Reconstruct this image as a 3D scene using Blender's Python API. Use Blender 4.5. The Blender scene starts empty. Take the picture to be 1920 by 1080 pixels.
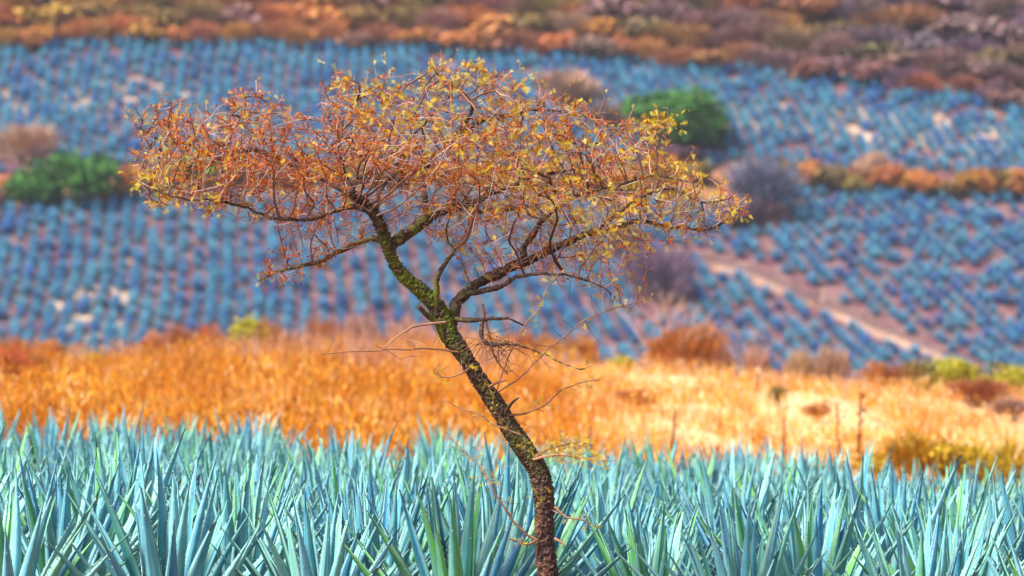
import bpy, math, random
import numpy as np
from mathutils import Vector, Matrix, Euler, noise, kdtree

R = math.radians
rng = np.random.default_rng(7)
random.seed(7)
sc = bpy.context.scene
COL = sc.collection

# ------------------------------------------------------------------ camera
HC, YH, FPX, TREE_D = 2.1, 690.0, 8000.0, 28.0
PITCH = math.atan((YH - 540.0) / FPX)
cam_d = bpy.data.cameras.new('camera')
cam_d.lens = 150.0
cam_d.sensor_width = 36.0
cam_d.clip_start = 0.5
cam_d.clip_end = 6000.0
cam_d.dof.use_dof = True
cam_d.dof.focus_distance = 28.6
cam_d.dof.aperture_fstop = 2.6
cam = bpy.data.objects.new('camera', cam_d)
cam.location = (0, 0, HC)
cam.rotation_euler = (R(90) + PITCH, 0, 0)
COL.objects.link(cam)
sc.camera = cam

# ------------------------------------------------------------------ sky, sun, exposure
SUN_EL = R(52)
SUN_AZ = math.atan2(-0.80, -0.60)          # to the left of and behind the camera
world = bpy.data.worlds.new('World')
sc.world = world
world.use_nodes = True
nt = world.node_tree
bg = nt.nodes['Background']
sky = nt.nodes.new('ShaderNodeTexSky')
sky.sky_type = 'NISHITA'
sky.sun_disc = False
sky.sun_elevation = SUN_EL
sky.sun_rotation = SUN_AZ
sky.air_density = 1.0
sky.dust_density = 2.5
sky.ozone_density = 1.0
nt.links.new(sky.outputs[0], bg.inputs[0])
bg.inputs[1].default_value = 0.09
sun_d = bpy.data.lights.new('sun', 'SUN')
sun_d.energy = 2.5
sun_d.angle = R(4)
sun_d.color = (1.0, 0.95, 0.86)
sun = bpy.data.objects.new('sun', sun_d)
sdir = Vector((math.sin(SUN_AZ) * math.cos(SUN_EL), math.cos(SUN_AZ) * math.cos(SUN_EL), math.sin(SUN_EL)))
sun.rotation_euler = sdir.to_track_quat('Z', 'Y').to_euler()
sun.location = (20, -20, 40)
COL.objects.link(sun)
vs = sc.view_settings
vs.view_transform = 'Standard'
vs.look = 'None'
vs.exposure = 1.58
vs.gamma = 1.0
sc.render.engine = 'CYCLES'
sc.cycles.use_denoising = True
sc.cycles.max_bounces = 6
sc.cycles.diffuse_bounces = 3
sc.cycles.transparent_max_bounces = 4
sc.cycles.caustics_reflective = False
sc.cycles.caustics_refractive = False

# ------------------------------------------------------------------ helpers
def ray(px, py):
    """direction of the sight line through a photo pixel, scaled so that Y = 1"""
    cx, cy = (px - 960.0) / FPX, (540.0 - py) / FPX
    y = math.cos(PITCH) - cy * math.sin(PITCH)
    z = math.sin(PITCH) + cy * math.cos(PITCH)
    return cx / y, z / y

def P(px, py, d):
    a, b = ray(px, py)
    return Vector((a * d, d, HC + b * d))

KY = [-80, 0, 27, 57, 62, 90, 125, 150, 200, 300, 450, 600, 640, 702, 717, 772, 900, 1000, 1100, 1500, 2400]
KZ = [0, 0, 0, 0, 0.05, 1.0, 2.0, 1.0, -3.5, -6, -6, -3.5, 1.3, 29.3, 35.3, 60, 111, 141, 152, 120, 40]
def terrain(x, y):
    x = np.asarray(x, float); y = np.asarray(y, float)
    w = np.clip(0.012 * y, 0.0, 8.0)
    z = sum(np.interp(y + o * w, KY, KZ) for o in (-1, -0.5, 0, 0.5, 1)) / 5.0
    xx = np.clip(x + 1.0, -6, 9)
    near = np.clip((110 - y) / 50.0, 0, 1)
    z = z - near * (0.02 * xx + 0.0055 * xx * np.abs(xx))
    far = np.clip((y - 560) / 60.0, 0, 1)
    z = z + far * (0.55 * np.sin(x * 0.055 + y * 0.021) + 0.4 * np.sin(x * 0.021 - y * 0.043 + 1.3))
    bank = np.clip((y - 62) / 20, 0, 1) * np.clip((190 - y) / 40, 0, 1)
    z = z + bank * (0.10 * np.sin(x * 0.9 + y * 0.13) + 0.14 * np.sin(x * 0.37 - y * 0.21 + 2.0))
    z = z - bank * np.clip((y - 90) / 25, 0, 1) * (0.30 / (1 + np.exp((x + 9.5) / 1.2)) + 0.22 / (1 + np.exp(-(x - 0.8) / 0.8)))
    z = z - bank * 0.55 * np.clip((x - 6.5) / 6.0, 0, 1.2)
    return z
def tz(x, y): return float(terrain(x, y))

DS_HILL = np.arange(590, 1150, 0.4)
DS_BANK = np.arange(60, 128, 0.1)
def hit(px, py, ds=DS_HILL):
    a, b = ray(px, py)
    over = terrain(a * ds, ds) >= HC + b * ds
    i = int(np.argmax(over)) if over.any() else len(ds) - 1
    d = ds[i]
    return Vector((a * d, d, tz(a * d, d)))

def inside(poly, x, y):
    poly = np.asarray(poly, float)
    x = np.asarray(x, float); y = np.asarray(y, float)
    r = np.zeros(x.shape, bool)
    j = len(poly) - 1
    for i in range(len(poly)):
        xi, yi = poly[i]; xj, yj = poly[j]
        c = ((yi > y) != (yj > y)) & (x < (xj - xi) * (y - yi) / (yj - yi + 1e-12) + xi)
        r ^= c
        j = i
    return r

def mesh_np(name, V, polys, mats=(), col=None, smooth=False, midx=None):
    """V (n,3); polys = list of int arrays (m,3) / (m,4)"""
    me = bpy.data.meshes.new(name)
    V = np.asarray(V, np.float32)
    me.vertices.add(len(V))
    me.vertices.foreach_set('co', V.ravel())
    polys = [np.asarray(p, np.int32) for p in polys if len(p)]
    loops = np.concatenate([p.ravel() for p in polys])
    sizes = np.concatenate([np.full(len(p), p.shape[1], np.int32) for p in polys])
    starts = np.concatenate([[0], np.cumsum(sizes)[:-1]]).astype(np.int32)
    me.loops.add(len(loops))
    me.loops.foreach_set('vertex_index', loops)
    me.polygons.add(len(sizes))
    me.polygons.foreach_set('loop_start', starts)
    me.polygons.foreach_set('loop_total', sizes)
    if smooth:
        me.polygons.foreach_set('use_smooth', np.ones(len(sizes), bool))
    if midx is not None:
        me.polygons.foreach_set('material_index', np.asarray(midx, np.int32))
    for m in mats: me.materials.append(m)
    if col is not None:
        c = np.ones((len(V), 4), np.float32)
        col = np.asarray(col, np.float32)
        c[:, :col.shape[1]] = col
        at = me.attributes.new('Col', 'FLOAT_COLOR', 'POINT')
        at.data.foreach_set('color', c.ravel())
    me.update(calc_edges=True)
    me.validate()
    return me

def link(name, data, parent=None, loc=None, rot=None, scale=None):
    o = bpy.data.objects.new(name, data)
    COL.objects.link(o)
    if parent is not None: o.parent = parent
    if loc is not None: o.location = loc
    if rot is not None: o.rotation_euler = rot
    if scale is not None: o.scale = (scale,) * 3 if isinstance(scale, (int, float)) else scale
    return o

def tag(o, label=None, cat=None, group=None, kind=None):
    if label: o['label'] = label
    if cat: o['category'] = cat
    if group: o['group'] = group
    if kind: o['kind'] = kind
    return o

_u = ['', 'first', 'second', 'third', 'fourth', 'fifth', 'sixth', 'seventh', 'eighth', 'ninth']
_t = ['tenth', 'eleventh', 'twelfth', 'thirteenth', 'fourteenth', 'fifteenth', 'sixteenth', 'seventeenth', 'eighteenth', 'nineteenth']
def nth(n):
    if n < 10: return _u[n]
    if n < 20: return _t[n - 10]
    tens, r_ = divmod(n, 10)
    names = {2: ('twentieth', 'twenty-'), 3: ('thirtieth', 'thirty-'), 4: ('fortieth', 'forty-'), 5: ('fiftieth', 'fifty-'), 6: ('sixtieth', 'sixty-')}
    return names[tens][0] if r_ == 0 else names[tens][1] + _u[r_]

# ------------------------------------------------------------------ materials
class NT:
    def __init__(s, name):
        s.m = bpy.data.materials.new(name); s.m.use_nodes = True
        s.t = s.m.node_tree; s.p = s.t.nodes['Principled BSDF']
    def n(s, typ, **kw):
        nd = s.t.nodes.new(typ)
        for k, v in kw.items():
            if hasattr(nd, k) and not k[0].isupper(): setattr(nd, k, v)
        return nd
    def l(s, a, b): s.t.links.new(a, b)
    def mix(s, fac, a, b, blend='MIX'):
        nd = s.n('ShaderNodeMix'); nd.data_type = 'RGBA'; nd.blend_type = blend
        for sock, v in ((nd.inputs[0], fac), (nd.inputs[6], a), (nd.inputs[7], b)):
            if isinstance(v, (int, float)): sock.default_value = v
            elif isinstance(v, tuple): sock.default_value = (*v, 1) if len(v) == 3 else v
            else: s.l(v, sock)
        return nd.outputs[2]
    def math(s, op, a, b=None, clamp=False):
        nd = s.n('ShaderNodeMath'); nd.operation = op; nd.use_clamp = clamp
        for sock, v in zip(nd.inputs, (a, b)):
            if v is None: continue
            if isinstance(v, (int, float)): sock.default_value = v
            else: s.l(v, sock)
        return nd.outputs[0]
    def noise(s, scale, detail=3, vec=None, rough=0.55, dist=0.0):
        nd = s.n('ShaderNodeTexNoise')
        nd.inputs['Scale'].default_value = scale; nd.inputs['Detail'].default_value = detail
        nd.inputs['Roughness'].default_value = rough; nd.inputs['Distortion'].default_value = dist
        if vec is not None: s.l(vec, nd.inputs['Vector'])
        return nd.outputs['Fac']
    def ramp(s, fac, stops):
        nd = s.n('ShaderNodeValToRGB'); cr = nd.color_ramp
        while len(cr.elements) < len(stops): cr.elements.new(0.5)
        for e, (p, c) in zip(cr.elements, stops):
            e.position = p; e.color = (*c, 1) if len(c) == 3 else c
        s.l(fac, nd.inputs[0]); return nd.outputs[0]
    def attr(s, name='Col'):
        nd = s.n('ShaderNodeAttribute'); nd.attribute_name = name; return nd
    def bump(s, h, strength=0.3, dist=0.01):
        nd = s.n('ShaderNodeBump'); nd.inputs['Strength'].default_value = strength; nd.inputs['Distance'].default_value = dist
        s.l(h, nd.inputs['Height']); s.l(nd.outputs[0], s.p.inputs['Normal'])
    def coord(s, which='Object'):
        return s.n('ShaderNodeTexCoord').outputs[which]

def mat_vertex(name, rough=0.8, var=0.25, scale=3.0, spec=0.2, trans=0.0):
    """colour from the mesh's own Col attribute, mottled"""
    k = NT(name); a = k.attr()
    nz = k.noise(scale, 4, k.coord())
    c = k.mix(1.0, a.outputs['Color'], k.ramp(nz, [(0.25, (1 - var,) * 3), (0.75, (1 + var,) * 3)]), 'MULTIPLY')
    k.l(c, k.p.inputs['Base Color'])
    k.p.inputs['Roughness'].default_value = rough
    k.p.inputs['Specular IOR Level'].default_value = spec
    if trans:
        tr = k.n('ShaderNodeBsdfTranslucent'); k.l(c, tr.inputs[0])
        mx = k.n('ShaderNodeMixShader'); mx.inputs[0].default_value = trans
        k.l(k.p.outputs[0], mx.inputs[1]); k.l(tr.outputs[0], mx.inputs[2])
        k.l(mx.outputs[0], k.t.nodes['Material Output'].inputs[0])
    return k.m

# agave leaf: Object Info colour r = how green, g = how pale the bloom is; Col r = margin, g = along, b = half
def mat_agave():
    k = NT('agave_leaf'); a = k.attr()
    sep = k.n('ShaderNodeSeparateColor'); k.l(a.outputs['Color'], sep.inputs[0])
    oi = k.n('ShaderNodeObjectInfo'); so = k.n('ShaderNodeSeparateColor'); k.l(oi.outputs['Color'], so.inputs[0])
    co = k.coord()
    mp = k.n('ShaderNodeMapping'); mp.inputs['Scale'].default_value = (14, 14, 2.2); k.l(co, mp.inputs['Vector'])
    addv = k.n('ShaderNodeVectorMath'); addv.operation = 'ADD'; k.l(mp.outputs[0], addv.inputs[0])
    cmb = k.n('ShaderNodeCombineXYZ'); r100 = k.math('MULTIPLY', oi.outputs['Random'], 90.0)
    for i in range(3): k.l(r100, cmb.inputs[i])
    k.l(cmb.outputs[0], addv.inputs[1])
    n1 = k.noise(1.0, 4, addv.outputs[0], 0.6)
    blue = k.ramp(n1, [(0.25, (0.024, 0.165, 0.365)), (0.5, (0.060, 0.275, 0.465)), (0.75, (0.17, 0.43, 0.56))])
    pale = k.mix(so.outputs[1], blue, (0.31, 0.62, 0.63))
    gm = k.math('MULTIPLY', so.outputs[0], k.math('ADD', k.math('MULTIPLY', sep.outputs[2], 0.7), 0.42), True)
    green = k.ramp(n1, [(0.3, (0.05, 0.30, 0.03)), (0.7, (0.26, 0.60, 0.07))])
    c = k.mix(gm, pale, green)
    # slightly yellow-green margin with brown teeth marks, and the dark terminal spine
    mfac = k.math('MULTIPLY', k.math('GREATER_THAN', sep.outputs[0], 0.72), 0.55)
    c = k.mix(mfac, c, (0.42, 0.58, 0.46))
    c = k.mix(k.math('GREATER_THAN', sep.outputs[1], 0.988), c, (0.10, 0.06, 0.05))
    # growth bands across the leaf (bud prints)
    wv = k.n('ShaderNodeTexWave'); wv.wave_type = 'BANDS'; wv.bands_direction = 'Z'
    wv.inputs['Scale'].default_value = 1.1; wv.inputs['Distortion'].default_value = 5.0; wv.inputs['Detail'].default_value = 3
    k.l(co, wv.inputs['Vector'])
    c = k.mix(0.30, c, k.mix(k.ramp(wv.outputs['Fac'], [(0.2, (0, 0, 0)), (0.8, (1, 1, 1))]), (0.045, 0.25, 0.38), (0.27, 0.52, 0.57)), 'SOFT_LIGHT')
    k.l(c, k.p.inputs['Base Color'])
    k.l(k.ramp(n1, [(0.2, (0.42,) * 3), (0.8, (0.66,) * 3)]), k.p.inputs['Roughness'])
    k.p.inputs['Specular IOR Level'].default_value = 0.45
    k.bump(k.noise(40, 3, co), 0.12, 0.004)
    return k.m
M_AGAVE = mat_agave()
k = NT('dew_drop'); k.p.inputs['Base Color'].default_value = (0.85, 0.93, 0.95, 1); k.p.inputs['Roughness'].default_value = 0.08
k.p.inputs['Specular IOR Level'].default_value = 0.8; M_DEW = k.m
M_FIELD = mat_vertex('hillside_agave', 0.6, 0.25, 0.8, 0.3)
M_BLADE = mat_vertex('dry_grass', 0.85, 0.2, 0.7, 0.1, 0.3)
M_LEAF = mat_vertex('tree_leaf', 0.65, 0.25, 9.0, 0.2, 0.3)
M_TWIG = mat_vertex('twig_bark', 0.85, 0.3, 14.0, 0.15)

def mat_bark():
    k = NT('furrowed_bark'); a = k.attr()
    sep = k.n('ShaderNodeSeparateColor'); k.l(a.outputs['Color'], sep.inputs[0])
    co = k.coord()
    n1 = k.noise(48, 5, co, 0.7); n2 = k.noise(7, 4, co); n3 = k.noise(85, 4, co, 0.7)
    c = k.ramp(n1, [(0.32, (0.018, 0.012, 0.011)), (0.48, (0.060, 0.036, 0.030)), (0.60, (0.15, 0.088, 0.068)), (0.74, (0.38, 0.24, 0.19))])
    c = k.mix(k.math('MULTIPLY', sep.outputs[1], k.ramp(n2, [(0.54, (0,) * 3), (0.66, (0.6,) * 3)])), c, (0.28, 0.12, 0.06))
    moss = k.ramp(n3, [(0.3, (0.045, 0.070, 0.010)), (0.55, (0.16, 0.185, 0.022)), (0.8, (0.36, 0.36, 0.06))])
    mf = k.math('MULTIPLY', sep.outputs[0], k.ramp(k.noise(11, 5, co, 0.7), [(0.41, (0,) * 3), (0.53, (1,) * 3)]), True)
    c = k.mix(mf, c, moss)
    k.l(c, k.p.inputs['Base Color'])
    k.p.inputs['Roughness'].default_value = 0.9
    k.p.inputs['Specular IOR Level'].default_value = 0.15
    k.bump(n3, 0.6, 0.006)
    return k.m
M_BARK = mat_bark()

def mat_shrub():
    """colour of the individual shrub from Object Info, tint of each leaf clump from Col"""
    k = NT('shrub_foliage'); a = k.attr(); oi = k.n('ShaderNodeObjectInfo')
    c = k.mix(1.0, oi.outputs['Color'], a.outputs['Color'], 'MULTIPLY')
    nz = k.noise(0.55, 3, k.coord())
    c = k.mix(1.0, c, k.ramp(nz, [(0.3, (0.7, 0.72, 0.8)), (0.7, (1.3, 1.25, 1.1))]), 'MULTIPLY')
    k.l(c, k.p.inputs['Base Color'])
    k.p.inputs['Roughness'].default_value = 0.8
    k.p.inputs['Specular IOR Level'].default_value = 0.15
    return k.m
M_SHRUB = mat_shrub()
M_SCRUB = mat_vertex('scrub_foliage', 0.8, 0.3, 0.5, 0.15)
k = NT('shrub_stem'); k.p.inputs['Base Color'].default_value = (0.10, 0.065, 0.05, 1); k.p.inputs['Roughness'].default_value = 0.9; M_STEM = k.m

def mat_ground():
    k = NT('ground_soil'); a = k.attr()
    co = k.coord()
    n1 = k.noise(0.45, 6, co, 0.65); n2 = k.noise(0.16, 4, co, 0.6); n3 = k.noise(3.0, 5, co, 0.65)
    c = k.mix(1.0, a.outputs['Color'], k.ramp(n1, [(0.3, (0.62, 0.58, 0.66)), (0.7, (1.35, 1.3, 1.2))]), 'MULTIPLY')
    c = k.mix(1.0, c, k.ramp(n3, [(0.3, (0.8,) * 3), (0.7, (1.2,) * 3)]), 'MULTIPLY')
    pf = k.math('MULTIPLY', a.outputs['Alpha'], k.ramp(k.noise(0.32, 3, co, 0.5), [(0.46, (0,) * 3), (0.56, (1,) * 3)]))
    c = k.mix(pf, c, (0.58, 0.41, 0.29))
    k.l(c, k.p.inputs['Base Color'])
    k.p.inputs['Roughness'].default_value = 0.95
    k.p.inputs['Specular IOR Level'].default_value = 0.1
    k.bump(n1, 0.4, 0.2)
    return k.m
M_GROUND = mat_ground()

# ------------------------------------------------------------------ the fields' outlines on the ground
UP_TOP = [(-260, 92), (-100, 90), (0, 90), (300, 84), (600, 87), (900, 102), (1200, 119), (1450, 141), (1640, 161), (1780, 182), (1920, 204), (2050, 232), (2180, 262)]
UP_BOT = [(2180, 345), (1920, 338), (1700, 332), (1520, 326), (1300, 318), (1000, 318), (600, 318), (330, 312), (200, 318), (0, 330), (-260, 345)]
LO_TOP = [(-260, 420), (0, 402), (200, 384), (400, 372), (700, 366), (1100, 380), (1330, 392), (1500, 366), (1920, 364), (2180, 362)]
LO_BOT = [(2180, 705), (1500, 705), (960, 705), (400, 705), (-260, 705)]
TRACK_UP = [(1170, 438), (1290, 468), (1400, 490), (1510, 543), (1600, 580), (1690, 622), (1800, 668), (1900, 704)]
TRACK_LO = [(1850, 704), (1740, 668), (1640, 636), (1540, 588), (1430, 540), (1310, 500), (1170, 462)]
def gpoly(pts): return [(v.x, v.y) for v in (hit(*p) for p in pts)]
G_UP, G_LO = gpoly(UP_TOP + UP_BOT), gpoly(LO_TOP + LO_BOT)
G_TRACK = gpoly(TRACK_UP + TRACK_LO)
def ppoly(pts, ds=DS_HILL): return [(v.x, v.y) for v in (hit(*p, ds) for p in pts)]
PALE = [ppoly([(-200, 140), (250, 150), (420, 180), (420, 235), (200, 225), (0, 250), (-200, 240)]),
        ppoly([(1100, 170), (1400, 185), (1700, 210), (2100, 280), (2100, 330), (1800, 300), (1500, 250), (1150, 235)]),
        ppoly([(1350, 300), (1500, 290), (1600, 330), (1350, 330)]),
        ppoly([(100, 540), (240, 530), (240, 650), (100, 650)])]

# ------------------------------------------------------------------ ground: one sheet to the horizon
def build_ground():
    ys = np.concatenate([np.arange(-60, 20, 8), np.arange(20, 62, 1.5), np.arange(62, 150, 1.5), np.arange(150, 590, 14),
                         np.arange(590, 850, 2.0), np.arange(850, 1100, 10), np.arange(1100, 2400, 120)])
    ncol = 221
    u = np.linspace(-1, 1, ncol)
    u = np.sign(u) * (0.55 * np.abs(u) + 0.45 * np.abs(u) ** 3)
    Y = np.repeat(ys[:, None], ncol, 1)
    X = u[None, :] * (60 + np.clip(ys, 0, None) * 0.42)[:, None]
    Z = terrain(X, Y)
    V = np.stack([X, Y, Z], -1).reshape(-1, 3)
    n = len(ys); idx = np.arange(n * ncol).reshape(n, ncol)
    F = np.stack([idx[:-1, :-1], idx[:-1, 1:], idx[1:, 1:], idx[1:, :-1]], -1).reshape(-1, 4)
    x, y = V[:, 0], V[:, 1]
    col = np.zeros((len(V), 4)); col[:] = (0.17, 0.085, 0.075, 0)
    col[(y < 60)] = (0.20, 0.10, 0.06, 0)
    b = (y >= 58) & (y < 175)
    col[b] = (0.52, 0.20, 0.025, 0)
    pale = b & (x > 2.0) & (y > 78)
    col[pale] = (0.72, 0.47, 0.24, 0)
    col[b & (y < 68)] = (0.46, 0.20, 0.05, 0)
    f = inside(G_UP, x, y) | inside(G_LO, x, y)
    col[f] = (0.135, 0.056, 0.072, 0.16)
    for p in PALE: col[inside(p, x, y) & f, 3] = 1.0
    sc_ = (y > 740) & ~f
    col[sc_] = (0.23, 0.105, 0.065, 0)
    hedge = (y > 650) & (y <= 740) & ~f
    col[hedge] = (0.33, 0.15, 0.075, 0)
    me = mesh_np('ground', V, [F], [M_GROUND], col, True)
    tag(link('ground', me), kind='structure', label='dry soil of the valley floor, bank and hillside')
build_ground()

def build_track():
    n = 60
    def resample(pts):
        pts = np.array(pts); s = np.linspace(0, len(pts) - 1, n)
        return np.stack([np.interp(s, np.arange(len(pts)), pts[:, i]) for i in (0, 1)], 1)
    a = resample(ppoly(TRACK_UP)); b = resample(ppoly(TRACK_LO[::-1]))
    rows = []; cols = []
    m = 9
    for j in range(m):
        t = j / (m - 1)
        xy = a * (1 - t) + b * t
        if j in (0, m - 1): xy = xy + rng.normal(0, 0.5, xy.shape)
        z = terrain(xy[:, 0], xy[:, 1]) + (0.10 if 0 < j < m - 1 else -0.05)
        rows.append(np.column_stack([xy, z]))
        nn = np.array([noise.noise(Vector((p[0] * 0.12, p[1] * 0.12, 3.0))) for p in xy])
        base = np.array((0.105, 0.05, 0.048)) if t < 0.62 else np.array((0.18, 0.085, 0.055))
        mixf = np.clip(0.35 + nn * 2.4, 0, 1)[:, None] * (0.62 if t >= 0.62 else 0.10)
        cols.append(base * (1 - mixf) + np.array((0.66, 0.40, 0.26)) * mixf)
    V = np.concatenate(rows); C = np.concatenate(cols)
    idx = np.arange(m * n).reshape(m, n)
    F = np.stack([idx[:-1, :-1], idx[:-1, 1:], idx[1:, 1:], idx[1:, :-1]], -1).reshape(-1, 4)
    k = NT('track_earth'); at = k.attr(); c = k.mix(1.0, at.outputs['Color'], k.ramp(k.noise(0.8, 5, k.coord()), [(0.3, (0.7,) * 3), (0.7, (1.25,) * 3)]), 'MULTIPLY')
    k.l(c, k.p.inputs['Base Color']); k.p.inputs['Roughness'].default_value = 0.95
    me = mesh_np('path', V, [F], [k.m], C, True)
    tag(link('path', me), kind='structure', label='bare earth track slanting down between the hillside agave plots')
build_track()

# ------------------------------------------------------------------ foreground agaves
def leaf_mesh(i):
    """one long channelled sword leaf, base at the origin, growing up +Z, curving out to +X, channel facing -X"""
    r_ = random.Random(100 + i)
    L = 1.0 * r_.uniform(0.92, 1.08); W = r_.uniform(0.050, 0.068)
    bend = r_.uniform(-0.05, 0.10); twist = r_.uniform(-0.35, 0.35); sway = r_.uniform(-0.035, 0.035)
    n, m = 11, 7
    V, C = [], []
    for a in range(n + 1):
        t = a / n
        w = W * (0.72 + 0.28 * math.sin(min(t / 0.38, 1) * math.pi / 2)) * (1 - max(0, (t - 0.30) / 0.70) ** 1.35)
        w = max(w, 0.0025)
        cz = L * t
        cx = bend * t * t * L
        cy = sway * math.sin(t * 2.6)
        tw = twist * t
        for b in range(m):
            s = (b / (m - 1)) * 2 - 1
            depth = 0.85 * w * (1 - abs(s) ** 1.4)
            x, y = depth, s * w
            x, y = x * math.cos(tw) - y * math.sin(tw), x * math.sin(tw) + y * math.cos(tw)
            V.append((cx + x, cy + y, cz)); C.append((abs(s), t, 1.0 if s > 0.05 else (0.4 if s > -0.4 else 0.0)))
        # the thick underside
        thick = 0.020 * (1 - t) + 0.003
        V.append((cx + 0.85 * w + thick, cy, cz)); C.append((0, t, 0.2))
    q = []; st = m + 1
    for a in range(n):
        for b in range(m - 1):
            q.append((a * st + b, a * st + b + 1, (a + 1) * st + b + 1, (a + 1) * st + b))
        q.append((a * st, (a + 1) * st, (a + 1) * st + m, a * st + m))
        q.append((a * st + m, (a + 1) * st + m, (a + 1) * st + m - 1, a * st + m - 1))
    # marginal teeth
    tri = []
    for e, sg in ((0, -1), (m - 1, 1)):
        for j in range(13):
            t = 0.12 + 0.80 * j / 13 + r_.uniform(-0.015, 0.015)
            a = int(t * n); fr = t * n - a
            p = [V[a * st + e][c] * (1 - fr) + V[(a + 1) * st + e][c] * fr for c in range(3)]
            k0 = len(V); h = 0.006
            V += [(p[0], p[1], p[2] - h), (p[0], p[1], p[2] + h), (p[0] - 0.004, p[1] + sg * 0.007, p[2] + h * 0.8)]
            C += [(1, 0.5, 0)] * 3
            tri.append((k0, k0 + 1, k0 + 2))
    midx = [0] * len(q) + [0] * len(tri)
    # dew drops on the margins
    oc = []
    for j in range(7):
        t = r_.uniform(0.2, 0.9); a = int(t * n); e = r_.choice((0, 0, m - 1, m - 1, 2, m))
        p = V[a * st + e]; s = r_.uniform(0.0022, 0.0045); k0 = len(V)
        V += [(p[0] - s, p[1], p[2]), (p[0] + s, p[1], p[2]), (p[0], p[1] - s, p[2]), (p[0], p[1] + s, p[2]), (p[0], p[1], p[2] - s), (p[0], p[1], p[2] + s)]
        C += [(0, 0.5, 0)] * 6
        for f in ((0, 2, 5), (2, 1, 5), (1, 3, 5), (3, 0, 5), (2, 0, 4), (1, 2, 4), (3, 1, 4), (0, 3, 4)):
            oc.append(tuple(k0 + v for v in f))
    midx += [1] * len(oc)
    return mesh_np('leaf', V, [np.array(q), np.array(tri + oc)], [M_AGAVE, M_DEW], C, True, midx)
LEAVES = [leaf_mesh(i) for i in range(14)]

TRUNK_X = (1022 - 960) * TREE_D / FPX
def make_agave(x, y, label, sc_, nleaf, tmax, look, rnd):
    root = link('agave_plant', None, None, (x, y, tz(x, y)), (0, 0, rnd.uniform(0, 6.28)), sc_)
    root.empty_display_size = 0.2
    tag(root, label, 'agave', 'agaves of the foreground field')
    lean = (rnd.uniform(-0.05, 0.05), rnd.uniform(-0.05, 0.05))
    for i in range(nleaf):
        f = i / 40.0
        tilt = R(2.5 + tmax * f ** 0.85 + rnd.uniform(-3.5, 3.5))
        az = i * 2.39996 + rnd.uniform(-0.16, 0.16)
        o = bpy.data.objects.new('leaf', LEAVES[rnd.randrange(len(LEAVES))])
        COL.objects.link(o)
        o.parent = root
        rb = 0.02 + 0.10 * f ** 0.5
        o.location = (rb * math.cos(az), rb * math.sin(az), 0.36 - 0.26 * f)
        o.rotation_euler = (lean[0], tilt + lean[1], az)
        ln = rnd.uniform(0.94, 1.14) * (0.98 if f < 0.1 else 1.06)
        o.scale = (1.0, rnd.uniform(0.85, 1.12), ln)
        g = rnd.random()
        green = rnd.uniform(0.75, 1.0) if g < look[0] else rnd.uniform(0.0, 0.45)
        o.color = (green, min(1, max(0, rnd.gauss(look[1], 0.28))), rnd.random(), 1)
    return root

def agave_field():
    rnd = random.Random(21)
    y, row, total = 28.75, 0, 0
    while y < 57.5:
        half = 0.1225 * y + 1.1
        step = 1.02 + 0.006 * (y - 28)
        off = rnd.uniform(0, step)
        xs = []
        x = -half + off
        while x < half:
            xs.append(x + rnd.uniform(-0.16, 0.16)); x += step * rnd.uniform(0.9, 1.12)
        if row == 0: xs = [v for v in xs if abs(v - TRUNK_X) > 0.42]
        tx = TRUNK_X * y / TREE_D
        left = sorted([v for v in xs if v < tx], reverse=True); right = sorted(v for v in xs if v >= tx)
        for side, lst in (('left', left), ('right', right)):
            for n_, xv in enumerate(lst, 1):
                yy = y + rnd.uniform(-0.22, 0.22)
                s = rnd.choice((rnd.uniform(0.70, 0.9), rnd.uniform(0.86, 1.02), rnd.uniform(0.9, 1.10))) - 0.005 * row if row else rnd.uniform(0.88, 1.0)
                rown = 'front row' if row == 0 else nth(row + 1) + ' row back'
                lab = 'spiky blue agave in the %s, %s to the %s of the tree trunk' % (rown, nth(n_), side)
                nleaf = 34 if row < 3 else (28 if row < 8 else 22)
                make_agave(xv, yy, lab, s, nleaf, 54, (rnd.choice((0.08, 0.15, 0.24, 0.34)), rnd.uniform(0.08, 0.58)), rnd)
                total += 1
        y += 1.42 + 0.02 * (y - 28); row += 1
    return total
N_AGAVE = agave_field()
print('foreground agaves', N_AGAVE)

# ------------------------------------------------------------------ hillside agaves
def rosette(seed, nl=30):
    r_ = np.random.default_rng(seed)
    V, Q, T = [], [], []
    for i in range(nl):
        f = i / nl
        tilt = R(3 + 62 * f ** 0.8) + r_.normal(0, 0.06); az = i * 2.39996 + r_.normal(0, 0.1)
        L = 1.5 * r_.uniform(0.85, 1.12); W = 0.10
        d = np.array((math.sin(tilt) * math.cos(az), math.sin(tilt) * math.sin(az), math.cos(tilt)))
        s = np.array((-math.sin(az), math.cos(az), 0)); o = np.array((math.cos(az) * math.cos(tilt), math.sin(az) * math.cos(tilt), -math.sin(tilt)))
        b0 = np.array((0.1 * math.cos(az), 0.1 * math.sin(az), 0.3 - 0.2 * f)); k0 = len(V)
        for t, w in ((0, 0.8), (0.45, 1.0)):
            c = b0 + d * L * t
            V += [c - s * W * w, c + o * W * 0.5, c + s * W * w]
        V.append(b0 + d * L)
        Q += [(k0, k0 + 1, k0 + 4, k0 + 3), (k0 + 1, k0 + 2, k0 + 5, k0 + 4)]
        T += [(k0 + 3, k0 + 4, k0 + 6), (k0 + 4, k0 + 5, k0 + 6)]
    return np.array(V), np.array(Q), np.array(T)
ROS = [rosette(s) for s in range(5)]
ROS_MESH = []
for vv, qq, tt in ROS:
    ROS_MESH.append(vv)

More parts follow.
